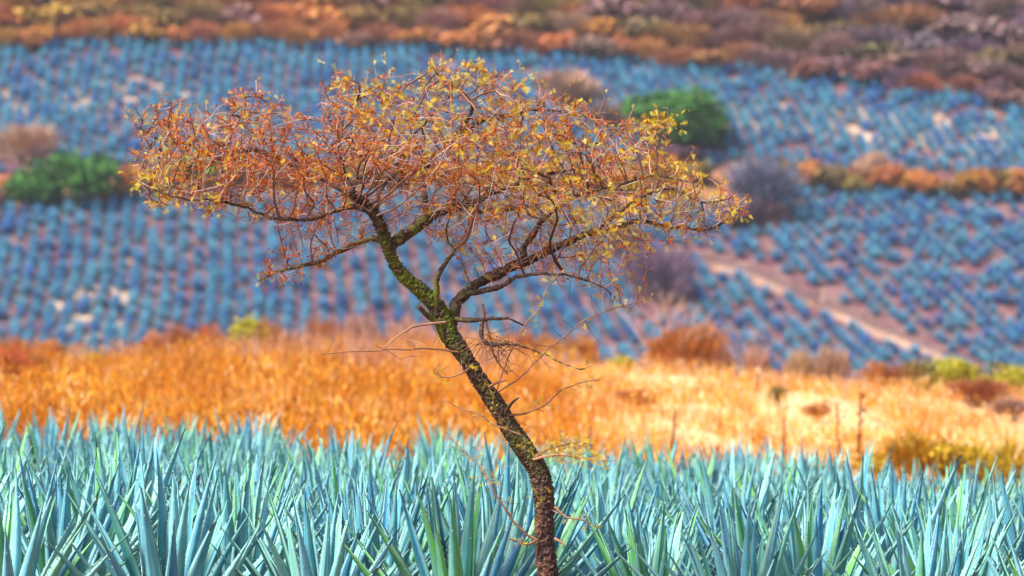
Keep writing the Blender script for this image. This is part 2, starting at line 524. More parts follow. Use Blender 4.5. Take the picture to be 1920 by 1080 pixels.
def field_positions(poly, pitch, along, lean_fn, seed, gap=0.05):
    r_ = np.random.default_rng(seed)
    poly = np.array(poly)
    x0, x1 = poly[:, 0].min() - 30, poly[:, 0].max() + 30
    y0, y1 = poly[:, 1].min(), poly[:, 1].max()
    out = []
    for xr in np.arange(x0, x1, pitch):
        al = along(xr)
        ys = np.arange(y0, y1, al) + r_.uniform(0, al)
        xs = xr + lean_fn(xr) * (y1 - ys) + r_.normal(0, 0.16, len(ys)) + 0.3 * np.sin(ys * 0.11 + xr * 0.05)
        ys = ys + r_.normal(0, 0.5, len(ys))
        keep = r_.random(len(ys)) > gap
        out.append(np.column_stack([xs[keep], ys[keep]]))
    p = np.concatenate(out)
    return p[inside(poly, p[:, 0], p[:, 1]) & ~inside(G_TRACK, p[:, 0], p[:, 1])]

pos_up = field_positions(G_UP, 2.12, lambda x: 1.9 if x < 10 else 2.05, lambda x: 0.02 + 0.16 * np.clip((x + 60) / 120, 0, 1.3), 5, 0.11)
pos_lo = field_positions(G_LO, 2.42, lambda x: 1.75 if x < 15 else 2.35, lambda x: 0.03 + 0.28 * np.clip((x + 35) / 70, 0, 1.2), 6, 0.09)
# bushes standing in the fields push plants aside: (px, base py, width px)
CLEAR = [(50, 308, 110), (1060, 195, 120), (1270, 285, 165), (1245, 572, 140), (1420, 412, 150), (375, 350, 120)]
def clear_of(pos):
    keep = np.ones(len(pos), bool)
    for px, py, w in CLEAR:
        g = hit(px, py); rr = w / FPX * g.y * 0.5
        keep &= (pos[:, 0] - g.x) ** 2 + ((pos[:, 1] - g.y) / 0.9) ** 2 > rr * rr
    return pos[keep]
pos_up, pos_lo = clear_of(pos_up), clear_of(pos_lo)

def plant_colour(r_, n):
    base = np.array((0.065, 0.25, 0.44)); teal = np.array((0.12, 0.36, 0.47)); deep = np.array((0.045, 0.16, 0.37))
    t = r_.random((n, 1)); u = r_.random((n, 1))
    c = base * (1 - t) + teal * t
    c = np.where(u < 0.22, deep * (0.8 + 0.5 * t), c)
    return c

# those lining the track stand as plants of their own
tr_mid = np.array([((a.x + b.x) / 2, (a.y + b.y) / 2) for a, b in ((hit(*p), hit(*q)) for p, q in zip(TRACK_UP[1:-1], TRACK_LO[::-1][1:-1]))])
def near_track(pos, edge):
    e = np.array(ppoly(edge)); best = np.full(len(pos), 1e9); along = np.zeros(len(pos)); acc = 0
    for a, b in zip(e[:-1], e[1:]):
        ab = b - a; L = np.linalg.norm(ab); t = np.clip(((pos - a) @ ab) / L ** 2, 0, 1)
        dd = np.linalg.norm(pos - (a + t[:, None] * ab), axis=1)
        m = dd < best; best = np.where(m, dd, best); along = np.where(m, acc + t * L, along); acc += L
    return best, along
FIELD_R = np.random.default_rng(77)
single = []
for edge, where in ((TRACK_UP[1:-1], 'uphill'), (TRACK_LO[::-1][1:-1], 'downhill')):
    d, al = near_track(pos_lo, edge)
    cand = [i for i in np.argsort(al) if d[i] < 2.4 and all(i != s[0] for s in single)]
    for n_, i in enumerate(cand[:30], 1): single.append((i, where, n_))
solo_meshes = []
for j in range(4):
    vv, qq, tt = ROS[j]
    c = plant_colour(FIELD_R, 1)[0]
    cc = np.clip(c * (0.8 + 0.4 * FIELD_R.random((len(vv), 1))), 0, 1)
    solo_meshes.append(mesh_np('agave_plant', vv, [qq, tt], [M_FIELD], cc))
for i, where, n_ in single:
    x, y = pos_lo[i]
    o = link('agave_plant', solo_meshes[n_ % 4], None, (x, y, tz(x, y) - 0.05), (0, 0, random.uniform(0, 6.28)), random.uniform(1.1, 1.5))
    tag(o, 'blurred blue agave lining the %s side of the earth track, %s from its top end' % (where, nth(n_)), 'agave', 'agaves beside the earth track')
keep = np.ones(len(pos_lo), bool); keep[[s[0] for s in single]] = False
pos_lo_rest = pos_lo[keep]

def field_mesh(name, pos, label, smin=1.05, smax=1.5):
    n = len(pos); r_ = np.random.default_rng(len(pos))
    z = terrain(pos[:, 0], pos[:, 1]) - 0.05
    which = r_.integers(0, len(ROS), n); ang = r_.uniform(0, 6.28, n); s = r_.uniform(smin, smax, n)
    small = r_.random(n) < 0.14; s[small] *= r_.uniform(0.35, 0.75, small.sum())
    col = plant_colour(r_, n)
    Vs, Qs, Ts, Cs = [], [], [], []; k0 = 0
    for w in range(len(ROS)):
        ids = np.where(which == w)[0]; vv, qq, tt = ROS[w]; m = len(vv)
        ca, sa = np.cos(ang[ids])[:, None], np.sin(ang[ids])[:, None]
        X = (vv[None, :, 0] * ca - vv[None, :, 1] * sa) * s[ids][:, None] + pos[ids, 0][:, None]
        Y = (vv[None, :, 0] * sa + vv[None, :, 1] * ca) * s[ids][:, None] + pos[ids, 1][:, None]
        Z = vv[None, :, 2] * s[ids][:, None] * 1.08 + z[ids][:, None]
        Vs.append(np.stack([X, Y, Z], -1).reshape(-1, 3))
        offs = (k0 + np.arange(len(ids)) * m)[:, None, None]
        Qs.append((qq[None] + offs).reshape(-1, 4)); Ts.append((tt[None] + offs).reshape(-1, 3))
        lf = 0.75 + 0.5 * r_.random((len(ids), m, 1))
        Cs.append((col[ids][:, None, :] * lf).reshape(-1, 3))
        k0 += m * len(ids)
    me = mesh_np(name, np.concatenate(Vs), Qs + Ts, [M_FIELD], np.concatenate(Cs))
    return tag(link(name, me), label, None, None, 'stuff')
field_mesh('agave_plants', pos_up, 'rows of blue agave plants on the upper hillside field')
field_mesh('agave_plants', pos_lo_rest, 'rows of blue agave plants on the lower hillside field')
print('hillside agaves', len(pos_up), len(pos_lo))

# ------------------------------------------------------------------ generic blade scatter
def blades(name, pts, h, w, col, lean, mat, label, seed, segs=2, parent=None):
    """pts (n,3) bases, h,w (n,), col (n,3); bent tapering blades"""
    r_ = np.random.default_rng(seed); n = len(pts)
    az = r_.uniform(0, 6.28, n); ln = np.abs(r_.normal(0, lean, n))
    d = np.column_stack([np.cos(az), np.sin(az)])
    fa = r_.uniform(-0.9, 0.9, n); s = np.column_stack([np.cos(fa), np.sin(fa)])     # mostly broadside
    m = 5
    V = np.zeros((n, m, 3))
    for j, (t, ww) in enumerate(((0, 1.0), (0.55, 0.85), (1.0, 0))):
        c = np.zeros((n, 3)); off = (h * ln * t * t)[:, None] * d
        c[:, :2] = pts[:, :2] + off; c[:, 2] = pts[:, 2] + h * (t - 0.3 * ln * t * t)
        if j < 2:
            V[:, 2 * j] = c; V[:, 2 * j + 1] = c
            V[:, 2 * j, :2] -= s * (w * ww / 2)[:, None]; V[:, 2 * j + 1, :2] += s * (w * ww / 2)[:, None]
        else: V[:, 4] = c
    o = (np.arange(n) * m)[:, None]
    Q = np.array([0, 1, 3, 2])[None] + o; T = np.array([2, 3, 4])[None] + o
    C = np.repeat(col[:, None, :], m, 1)
    me = mesh_np(name, V.reshape(-1, 3), [Q, T], [mat], C.reshape(-1, 3))
    ob = link(name, me, parent)
    if label: tag(ob, label, None, None, 'stuff')
    return ob

def pick(r_, n, pal, wt):
    pal = np.array(pal); i = r_.choice(len(pal), n, p=np.array(wt) / sum(wt))
    return pal[i] * r_.uniform(0.8, 1.2, (n, 1))

GOLD, ORG, RUST, STRAW, CREAM, BROWN = (0.66, 0.285, 0.022), (0.60, 0.19, 0.010), (0.42, 0.105, 0.010), (0.74, 0.40, 0.075), (0.80, 0.55, 0.30), (0.20, 0.07, 0.015)
def bank_grass():
    r_ = np.random.default_rng(31)
    n = 270000
    y = 59 + 78 * r_.random(n) ** 1.25
    x = r_.uniform(-1, 1, n) * (y * 0.138 + 1.5)
    px = x / y * FPX + 960
    cl = np.array([noise.noise(Vector((a * 0.7, b * 0.13, 0))) for a, b in zip(x, y)])
    cl2 = np.array([noise.noise(Vector((a * 1.25, b * 0.18, 9))) for a, b in zip(x, y)])
    right = 1 / (1 + np.exp(-(px - 1090 + 60 * cl) / 60.0))          # open straw slope on the right, tall stand on the left
    keep = r_.random(n) < np.clip(0.9 + 0.5 * cl - 0.80 * right * (y > 72), 0.05, 1)
    x, y, cl, cl2, right, px_k = x[keep], y[keep], cl[keep], cl2[keep], right[keep], px[keep]; n = len(x)
    h = (1 - right) * r_.uniform(0.35, 1.0, n) * (1 + 0.5 * cl2) + right * r_.uniform(0.12, 0.5, n) * (1 + 0.7 * cl)
    h *= np.where(y < 66, 0.85, 1.0)
    w = 0.008 + 0.00014 * y * r_.uniform(0.5, 1.7, n)
    L = pick(r_, n, [GOLD, ORG, RUST, STRAW, CREAM, BROWN], [26, 40, 14, 14, 2, 5])
    Rr = pick(r_, n, [GOLD, ORG, RUST, STRAW, CREAM], [22, 10, 5, 34, 38])
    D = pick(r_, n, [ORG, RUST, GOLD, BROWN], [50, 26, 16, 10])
    u = r_.random(n)
    col = np.where((u < right)[:, None], Rr, L)
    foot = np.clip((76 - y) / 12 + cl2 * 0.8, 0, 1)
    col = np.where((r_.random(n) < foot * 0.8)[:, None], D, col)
    patch = (cl2 > 0.12) & (r_.random(n) < 0.6 - 0.3 * right)
    col = np.where(patch[:, None], pick(r_, n, [ORG, RUST], [2, 1]), col)
    patch = (cl2 < -0.08) & (r_.random(n) < 0.62)
    col = np.where(patch[:, None], pick(r_, n, [STRAW, CREAM, GOLD], [3, 2, 2]), col)
    mid = (r_.random(n) < np.clip((y - 80) / 45, 0, 0.6)) & (px_k < 1100)
    col = np.where(mid[:, None], pick(r_, n, [STRAW, GOLD, (0.70, 0.36, 0.13), (0.60, 0.27, 0.13)], [4, 3, 4, 2]), col)
    a_ = (cl > 0.10) & (r_.random(n) < 0.7 * (1 - 0.6 * right)); col = np.where(a_[:, None], pick(r_, n, [RUST, ORG, BROWN, GOLD], [5, 4, 2, 2]), col)
    a_ = (cl < -0.10) & (r_.random(n) < 0.65); col = np.where(a_[:, None], pick(r_, n, [STRAW, CREAM, GOLD, (0.66, 0.40, 0.18)], [4, 3, 2, 3]), col)
    h = h * (1 + 0.55 * cl * (1 - right))
    pts = np.column_stack([x, y, terrain(x, y) - 0.02])
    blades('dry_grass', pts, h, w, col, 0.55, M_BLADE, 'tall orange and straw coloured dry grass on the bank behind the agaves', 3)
    # loose seed fluff and dead leaves caught through the height of the stand
    n = 60000
    y = 60 + 74 * r_.random(n) ** 1.2
    x = r_.uniform(-1, 1, n) * (y * 0.128 + 1.0)
    px = x / y * FPX + 960
    right = 1 / (1 + np.exp(-(px - 1090) / 60.0))
    cl = np.array([noise.noise(Vector((a * 0.9, b * 0.16, 20))) for a, b in zip(x, y)])
    ok = r_.random(n) < np.clip(0.75 + cl, 0.05, 1) * (1 - 0.55 * right); x, y, cl, right = x[ok], y[ok], cl[ok], right[ok]; n = len(x)
    h0 = ((1 - right) * r_.uniform(0.25, 1.05, n) + right * r_.uniform(0.1, 0.5, n)) * (1 + 0.4 * cl)
    pts = np.column_stack([x, y, terrain(x, y) + h0])
    A = pick(r_, n, [GOLD, ORG, RUST, STRAW, CREAM, BROWN], [26, 40, 16, 12, 3, 6]); Bc = pick(r_, n, [CREAM, STRAW, GOLD, ORG], [45, 32, 14, 10])
    col = np.where((r_.random(n) < right)[:, None], Bc, A)
    lite = (cl > 0.15) & (r_.random(n) < 0.6); col = np.where(lite[:, None], pick(r_, n, [STRAW, CREAM, GOLD], [4, 1, 4]), col)
    dark = (cl < -0.15) & (r_.random(n) < 0.7); col = np.where(dark[:, None], pick(r_, n, [ORG, RUST, BROWN], [4, 3, 1]), col)
    blades('grass_fluff', pts, r_.uniform(0.06, 0.22, n), r_.uniform(0.012, 0.04, n), col, 0.8, M_BLADE, 'straw and orange seed fluff caught in the tall dry grass', 14)
    # feathery seed heads along the crest
    n = 7500
    y = r_.uniform(104, 134, n); x = r_.uniform(-1, 1, n) * (y * 0.128)
    px = x / y * FPX + 960
    gr = np.array([noise.noise(Vector((a * 0.7, 0.1 * b, 40))) for a, b in zip(x, y)])
    k_ = r_.random(n) < np.where(px < 1080, 0.10 + 0.8 * np.clip((px - 240) / 200, 0, 1), 0.10) * np.clip(0.7 + 1.6 * gr, 0.02, 1)
    x, y, gr, px = x[k_], y[k_], gr[k_], px[k_]; n = len(x)
    pts = np.column_stack([x, y, terrain(x, y)])
    col = pick(r_, n, [(0.52, 0.27, 0.17), (0.62, 0.36, 0.24), (0.50, 0.20, 0.07), (0.42, 0.26, 0.22)], [4, 3, 3, 2])
    hh = r_.uniform(0.6, 1.25, n) * (1 + 0.7 * gr) * np.where(px > 1080, 0.6, 1.0) * (1 + 0.35 * np.exp(-((px - 600) / 230) ** 2))
    blades('seed_heads', pts, hh, r_.uniform(0.02, 0.06, n), col, 0.45, M_BLADE, 'pinkish feathery grass plumes along the crest of the bank', 4)
bank_grass()

# ------------------------------------------------------------------ dry weeds between the hillside agaves
def hill_weeds():
    r_ = np.random.default_rng(8)
    n = 26000
    pts = []
    for p in PALE[:3]:
        p = np.array(p); k_ = 5200
        q = np.column_stack([r_.uniform(p[:, 0].min(), p[:, 0].max(), k_), r_.uniform(p[:, 1].min(), p[:, 1].max(), k_)])
        q = q[inside(p, q[:, 0], q[:, 1])]
        nn = np.array([noise.noise(Vector((a * 0.35, b * 0.35, 2))) for a, b in q])
        pts.append(q[nn > -0.02])
    for g in (G_UP, G_LO):
        p = np.array(g); k_ = 16000
        q = np.column_stack([r_.uniform(p[:, 0].min(), p[:, 0].max(), k_), r_.uniform(p[:, 1].min(), p[:, 1].max(), k_)])
        q = q[inside(p, q[:, 0], q[:, 1])]
        nn = np.array([noise.noise(Vector((a * 0.22, b * 0.22, 5))) for a, b in q])
        pts.append(q[nn > 0.33])
    q = np.concatenate(pts); n = len(q)
    col = pick(r_, n, [(0.62, 0.40, 0.28), (0.66, 0.47, 0.33), (0.48, 0.24, 0.14), (0.36, 0.17, 0.12)], [4, 3, 3, 2])
    P3 = np.column_stack([q, terrain(q[:, 0], q[:, 1])])
    blades('dry_weeds', P3, r_.uniform(0.25, 0.75, n), r_.uniform(0.25, 0.6, n), col, 0.5, M_BLADE, 'pale dry weeds growing between the hillside agave rows', 12)
hill_weeds()

# ------------------------------------------------------------------ shrubs
def shrub_mesh(seed, n=900, size=0.10, squash=1.0, lobes=7, open_=0.0, tips=False):
    """unit-wide shrub: a crown of leaf clumps spread over several uneven lobes; height about 1"""
    r_ = np.random.default_rng(seed)
    ls = []
    for _ in range(lobes):
        a = r_.uniform(0, 6.28); rr = 0.30 * math.sqrt(r_.random())
        ls.append((rr * math.cos(a), rr * math.sin(a), r_.uniform(0.30, 0.66), r_.uniform(0.17, 0.30)))
    li = r_.integers(0, lobes, n)
    L = np.array(ls)[li]
    d = r_.normal(0, 1, (n, 3)); d /= np.linalg.norm(d, axis=1)[:, None]
    rad = L[:, 3] * (1 - 0.45 * r_.random(n) ** 2.2) * (1 + 0.15 * r_.normal(0, 1, n))
    c = L[:, :3] + d * rad[:, None] * np.array((1.15, 1.15, 1.0))
    c[:, 2] = np.abs(c[:, 2]) * squash
    if tips:
        up = d * 0.5 + np.array((0, 0, 0.9))
    else:
        up = d + r_.normal(0, 0.6, (n, 3))
    up /= np.linalg.norm(up, axis=1)[:, None]
    t1 = np.cross(up, r_.normal(0, 1, (n, 3))); t1 /= np.linalg.norm(t1, axis=1)[:, None] + 1e-9
    t2 = np.cross(up, t1)
    s = size * r_.uniform(0.5, 1.3, n)[:, None]
    if tips:   # twiggy: slivers standing along their own direction
        V = np.stack([c - t1 * s * 0.16, c + t1 * s * 0.16, c + up * s * 2.6], 1)
        idx = np.arange(n * 3).reshape(n, 3); polys = [idx]; m = 3
    else:      # a bent leaf clump of two triangles
        V = np.stack([c - t1 * s, c - t2 * s * 0.6, c + t1 * s, c + t2 * s * 0.6 + up * s * 0.35], 1)
        idx = np.arange(n * 4).reshape(n, 4); polys = [idx]; m = 4
    tint = r_.uniform(0.72, 1.28, (n, 1)) * (1 + r_.normal(0, 0.07, (n, 3)))
    C = np.repeat(tint[:, None, :], m, 1).reshape(-1, 3)
    return V.reshape(-1, 3), polys, C

def stems_np(seed, k=6, h=0.55, r0=0.016):
    r_ = np.random.default_rng(seed); V, F = [], []
    for _ in range(k):
        a = r_.uniform(0, 6.28); b = np.array((0.03 * math.cos(a), 0.03 * math.sin(a), -0.03))
        e = np.array((0.28 * math.cos(a) * r_.random(), 0.28 * math.sin(a) * r_.random(), h * r_.uniform(0.8, 1.2)))
        k0 = len(V)
        for t in range(5):
            c = b + (e - b) * (t / 4) + np.array((0.02 * r_.normal(), 0.02 * r_.normal(), 0)) * (t > 0); rr = r0 * (1 - 0.75 * t / 4)
            for j in range(4): V.append(c + rr * np.array((math.cos(j * 1.57), math.sin(j * 1.57), 0)))
        for t in range(4):
            for j in range(4):
                F.append((k0 + t * 4 + j, k0 + t * 4 + (j + 1) % 4, k0 + (t + 1) * 4 + (j + 1) % 4, k0 + (t + 1) * 4 + j))
    return np.array(V), np.array(F)

def shrub_data(name, seed, twiggy=False, n=900, size=0.10):
    V, polys, C = shrub_mesh(seed, n, size, tips=twiggy)
    sv, sf = stems_np(seed)
    k0 = len(V)
    VV = np.concatenate([V, sv]); CC = np.concatenate([C, np.full((len(sv), 3), 0.5)])
    pol = polys + [sf + k0]
    mi = [0] * len(polys[0]) + [1] * len(sf)
    return mesh_np(name, VV, pol, [M_SHRUB, M_STEM], CC, False, mi)
SHRUBS = [shrub_data('shrub', s, False, 800, 0.085) for s in range(6)]
FINE = [shrub_data('bush', 70 + s, False, 4200, 0.034) for s in range(4)]
TWIGGY = [shrub_data('leafless_shrub', 40 + s, True, 1500, 0.075) for s in range(4)]

def put_shrub(px, py, wpx, hpx, color, label, ds=DS_HILL, kind='shrub', twiggy=False, group=None, cat='shrub', var=None):
    g = hit(px, py, ds)
    W, H = wpx / FPX * g.y, P(px, py - hpx, g.y).z - g.z
    pool = TWIGGY if twiggy else (SHRUBS if ds is DS_HILL else FINE)
    me = pool[(int(px * 7 + py) if var is None else var) % len(pool)]
    o = link(kind, me, None, (g.x, g.y, g.z - 0.02 * H), (0, 0, random.uniform(0, 6.28)), (W * 1.08, W * 1.08, H * 1.12))
    o.color = (*color, 1)
    tag(o, label, cat, group)
    return o

def put_tree(px, py, wpx, hpx, color, label, trunk_h=0.25, ds=DS_HILL):
    """a hillside tree with its trunk and crown as parts"""
    g = hit(px, py, ds)
    W, H = wpx / FPX * g.y, P(px, py - hpx, g.y).z - g.z
    root = link('tree', None, None, (g.x, g.y, g.z - 0.1)); tag(root, label, 'tree')
    V, polys, C = shrub_mesh(int(px), 2600, 0.05, lobes=12)
    V = V * np.array((W * 1.05, W * 1.05, H * (1.12 - trunk_h * 0.6))) + np.array((0, 0, H * trunk_h * 0.55))
    cr = link('crown', mesh_np('crown', V, polys, [M_SHRUB], C), root); cr.color = (*color, 1)
    sv, sf = stems_np(int(px), 5, 0.6, 0.028)
    link('trunk', mesh_np('trunk', sv * np.array((W, W, H)), [sf], [M_STEM]), root)
    return root

GRN, LGRN, OLIVE, GLD, ORB, RED, MAUVE, PURP, GREYB, TAN, YGR = ((0.035, 0.12, 0.03), (0.17, 0.27, 0.035), (0.21, 0.15, 0.045), (0.43, 0.215, 0.035),
    (0.46, 0.165, 0.045), (0.30, 0.10, 0.05), (0.27, 0.145, 0.125), (0.165, 0.095, 0.15), (0.13, 0.135, 0.20), (0.46, 0.27, 0.18), (0.36, 0.32, 0.03))
GRN2 = (0.055, 0.155, 0.028)

put_tree(70, 392, 124, 92, GRN2, 'round dark green tree in the hedge line, left one of the green pair', 0.12)
put_tree(150, 390, 132, 108, GRN2, 'taller dark green tree with a bright top, right one of the green pair', 0.12)
put_tree(1272, 286, 188, 120, GRN2, 'broad dark green tree standing alone in the upper agave field', 0.10)
put_tree(1635, 352, 62, 68, TAN, 'small pale tan tree rising above the mid-slope hedge', 0.45)
put_shrub(48, 309, 118, 72, TAN, 'greyish tan leafless bush among the upper agaves above the green trees', twiggy=True)
put_shrub(1060, 196, 130, 66, TAN, 'wide tan leafless bush in the upper agave field behind the crown', twiggy=True)
put_shrub(1150, 250, 90, 60, MAUVE, 'dim mauve bush downhill of the wide tan bush, behind the crown', twiggy=True)
put_shrub(1268, 305, 120, 34, PURP, 'low purple bush at the foot of the broad green tree')
put_shrub(1235, 372, 112, 76, ORB, 'rounded rust orange bush in the hedge beside the crown', twiggy=True)
put_shrub(1318, 350, 62, 48, OLIVE, 'small olive yellow bush between the orange and the grey bush')
put_shrub(1422, 412, 158, 106, GREYB, 'big rounded grey blue bush at the end of the right-hand hedge', twiggy=True)
put_shrub(1400, 430, 90, 60, PURP, 'dark purple bush at the foot of the grey blue bush')
put_shrub(1245, 575, 160, 104, PURP, 'purple leafless bush on the lower slope below the track', twiggy=True)
put_shrub(1180, 480, 90, 50, MAUVE, 'mauve bush at the upper end of the earth track', twiggy=True)
put_shrub(378, 352, 128, 66, LGRN, 'light green bush in the hedge under the drooping left branch')
# the mid-slope hedge, one shrub after the other
hedge_l = [(-120, 398, 90, 52, ORB), (-40, 392, 90, 50, MAUVE), (18, 378, 76, 52, ORB), (215, 384, 60, 45, OLIVE), (255, 372, 84, 62, ORB), (300, 364, 70, 56, MAUVE), (332, 360, 62, 60, ORB),
           (452, 352, 80, 54, RED), (520, 350, 90, 50, MAUVE), (590, 352, 80, 48, ORB), (660, 350, 90, 50, OLIVE), (740, 350, 90, 50, MAUVE), (830, 350, 90, 48, ORB), (920, 352, 90, 50, MAUVE),
           (1010, 356, 90, 54, TAN), (1100, 360, 90, 54, MAUVE), (1172, 366, 80, 50, ORB)]
hedge_r = [(1478, 350, 60, 48, OLIVE), (1512, 358, 62, 50, ORB), (1552, 362, 60, 44, OLIVE), (1588, 358, 58, 36, RED), (1612, 366, 50, 34, OLIVE), (1662, 362, 70, 46, ORB), (1700, 362, 64, 40, GLD),
           (1742, 366, 60, 38, ORB), (1772, 370, 48, 28, OLIVE), (1808, 366, 60, 40, GLD), (1850, 366, 64, 42, ORB), (1888, 368, 60, 44, OLIVE), (1928, 370, 70, 48, ORB), (1990, 372, 80, 46, MAUVE), (2060, 374, 80, 46, ORB)]
cname = {ORB: 'rust orange', MAUVE: 'mauve brown', OLIVE: 'olive', RED: 'reddish brown', TAN: 'tan', GLD: 'golden brown', PURP: 'purple', GREYB: 'grey', YGR: 'yellow green', LGRN: 'light green', GRN2: 'dark green'}
def jit(c, a=0.15): return tuple(max(0.005, v * random.uniform(1 - a, 1 + a)) for v in c)
nv = 0
for px, py, w, h, c in hedge_l:
    if 0 <= px + w / 2: nv += 1
    put_shrub(px, py, w, h, jit(c), '%s shrub in the long mid-slope hedge, %s from the left' % (cname[c], nth(max(nv, 1))) if nv else '%s shrub at the far left end of the mid-slope hedge, beyond the green pair' % cname[c], group='shrubs of the mid-slope hedge')
for i, (px, py, w, h, c) in enumerate(hedge_r, 1):
    put_shrub(px, py + 4, w * 1.15, h * 1.3, jit(c), '%s shrub in the right-hand hedge, %s to the right of the grey blue bush' % (cname[c], nth(i)), group='shrubs of the mid-slope hedge')

# scrub above the upper field: ranks of single shrubs, then an uncountable mass
up_line = np.array(UP_TOP, float)
def top_y(px): return float(np.interp(px, up_line[:, 0], up_line[:, 1]))
rs = random.Random(5)
ranks = [('bordering the top of the upper agave field', 2, (62, 92), (40, 52), [ORB, ORB, RED, GLD, MAUVE]),
         ('in the second rank above the upper field', -26, (90, 130), (48, 66), [ORB, MAUVE, OLIVE, OLIVE, GLD]),
         ('in the third rank above the upper field', -58, (95, 140), (52, 72), [MAUVE, OLIVE, MAUVE, OLIVE, ORB, GLD]),
         ('in the fourth rank above the upper field', -96, (100, 150), (56, 74), [MAUVE, OLIVE, OLIVE, MAUVE, ORB]),
         ('in the fifth rank above the upper field', -134, (110, 150), (56, 74), [MAUVE, PURP, MAUVE, ORB])]
for where, dy, wr, hr, pal in ranks:
    px, n_ = -70.0, 0
    while px < 2000:
        w = rs.uniform(*wr); h = rs.uniform(*hr)
        yy = top_y(px) + dy + rs.uniform(-7, 7)
        if yy > -20:
            n_ += 1
            c = rs.choice(pal)
            if px < 700 and dy > -40 and rs.random() < 0.5: c = rs.choice([GLD, ORB])
            if px > 1350 and rs.random() < 0.45: c = rs.choice([MAUVE, PURP, MAUVE, MAUVE])
            mean = (0.40, 0.185, 0.065) if px < 1150 else (0.27, 0.15, 0.15)
            cm = tuple((1.12 if px < 1150 else 0.95) * (0.8 * a_ + 0.2 * b_) for a_, b_ in zip(c, mean))
            put_shrub(px, yy, w, h, jit(cm, 0.12), '%s shrub %s, %s from the left' % (cname[c], where, nth(n_)), group='scrub above the upper agave field', twiggy=rs.random() < 0.55)
        px += w * rs.uniform(0.52, 0.8)
put_shrub(1458, 112, 22, 20, (0.30, 0.40, 0.03), 'tiny bright lime green bush in the scrub above the upper field')
def scrub_mass():
    r_ = np.random.default_rng(64)
    Vs, Fs, Cs, k0 = [], [], [], 0
    base = [shrub_mesh(200 + i, 260, 0.16) for i in range(4)]
    pal = np.array([MAUVE, PURP, ORB, OLIVE, MAUVE])
    for i in range(620):
        y = r_.uniform(775, 960); x = r_.uniform(-1, 1) * (y * 0.16 + 10)
        pxx = x / y * FPX + 960
        V, pl, C = base[i % 4]
        z = tz(x, y); W = r_.uniform(7, 12); H = r_.uniform(3.5, 6)
        pyy = YH - (z - HC) / y * FPX
        if pyy > top_y(pxx) - 92: continue
        Vs.append(V * np.array((W, W, H)) + np.array((x, y, z - 0.1))); Fs.append(pl[0] + k0); Cs.append(C * (0.55 * pal[i % 5] + 0.45 * (np.array((0.38, 0.19, 0.08)) if pxx < 1150 else np.array((0.24, 0.14, 0.145)))) * r_.uniform(0.85, 1.15)); k0 += len(V)
    me = mesh_np('scrub', np.concatenate(Vs), [np.concatenate(Fs)], [M_SCRUB], np.concatenate(Cs))
    tag(link('scrub', me), 'brown and mauve scrub covering the hillside above the fields', None, None, 'stuff')
scrub_mass()
def scrub_floor():
    r_ = np.random.default_rng(65); n = 30000
    y = r_.uniform(745, 830, n); x = r_.uniform(-1, 1, n) * (y * 0.14)
    ok = ~(inside(G_UP, x, y)); x, y = x[ok], y[ok]
    z = terrain(x, y); pxx = x / y * FPX + 960; pyy = YH - (z - HC) / y * FPX
    ok = pyy < np.interp(pxx, up_line[:, 0], up_line[:, 1]) + 3
    x, y, z = x[ok], y[ok], z[ok]; n = len(x)
    col = pick(r_, n, [(0.40, 0.16, 0.06), (0.30, 0.12, 0.06), (0.42, 0.22, 0.08), (0.24, 0.11, 0.10)], [3, 3, 2, 2])
    blades('scrub_grass', np.column_stack([x, y, z]), r_.uniform(0.5, 1.4, n), r_.uniform(0.3, 0.8, n), col, 0.4, M_BLADE, 'rusty dry grass between the shrubs above the fields', 66)
scrub_floor()

# shrubs and weeds of the bank
B = DS_BANK
put_shrub(462, 676, 96, 92, YGR, 'yellow green bush poking up over the crest of the grass bank', B)
put_shrub(186, 690, 62, 50, YGR, 'small yellow green bush on the crest, leftmost green one of the bank', B)
put_shrub(95, 682, 92, 56, ORB, 'reddish brown bush on the crest beside the small green bush', B)
put_shrub(20, 690, 100, 48, MAUVE, 'mauve brown bush at the left end of the bank crest', B)
put_shrub(1300, 676, 112, 68, ORB, 'rounded rust bush on the crest under the bare pale shrub', B, twiggy=True)
put_shrub(1245, 690, 90, 60, ORB, 'low rust bush on the crest just left of the rounded rust bush', B, twiggy=True)
put_shrub(1160, 700, 60, 45, YGR, 'small olive tuft bush on the straw slope right of the trunk', B)
put_shrub(1460, 765, 46, 40, OLIVE, 'small brown olive tuft on the pale straw slope', B, twiggy=True)
put_shrub(1650, 690, 60, 36, ORB, 'low orange bush on the crest left of the yellow green bushes', B)
put_shrub(1722, 706, 96, 58, OLIVE, 'olive bush on the crest, leftmost of the three greenish ones on the right', B)
put_shrub(1795, 716, 124, 52, YGR, 'flat yellow green bush on the crest, middle of the three on the right', B)
put_shrub(1890, 722, 110, 66, YGR, 'yellow green bush on the crest, rightmost of the three', B)
put_shrub(1700, 735, 110, 46, RED, 'reddish brown bush below the olive bush on the right of the bank', B, twiggy=True)
put_shrub(1830, 765, 130, 52, RED, 'wide reddish brown bush below the flat yellow green bush', B, twiggy=True)
put_shrub(1900, 790, 80, 40, MAUVE, 'mauve brown bush low at the right end of the bank', B, twiggy=True)
GY = (0.50, 0.27, 0.02)
DS_FOOT = np.arange(58.5, 70, 0.05)
for i, (px, py, w, h) in enumerate([(1640, 868, 100, 46), (1712, 874, 120, 58), (1790, 884, 120, 68), (1862, 890, 130, 66), (1925, 896, 110, 62)], 1):
    put_shrub(px, py, w, h, jit(GY), 'golden yellow weed bush behind the agaves, %s of five from the left' % nth(i), DS_FOOT, kind='weed_bush', twiggy=(i % 2 == 0), group='golden weed bushes behind the agaves', cat='bush')

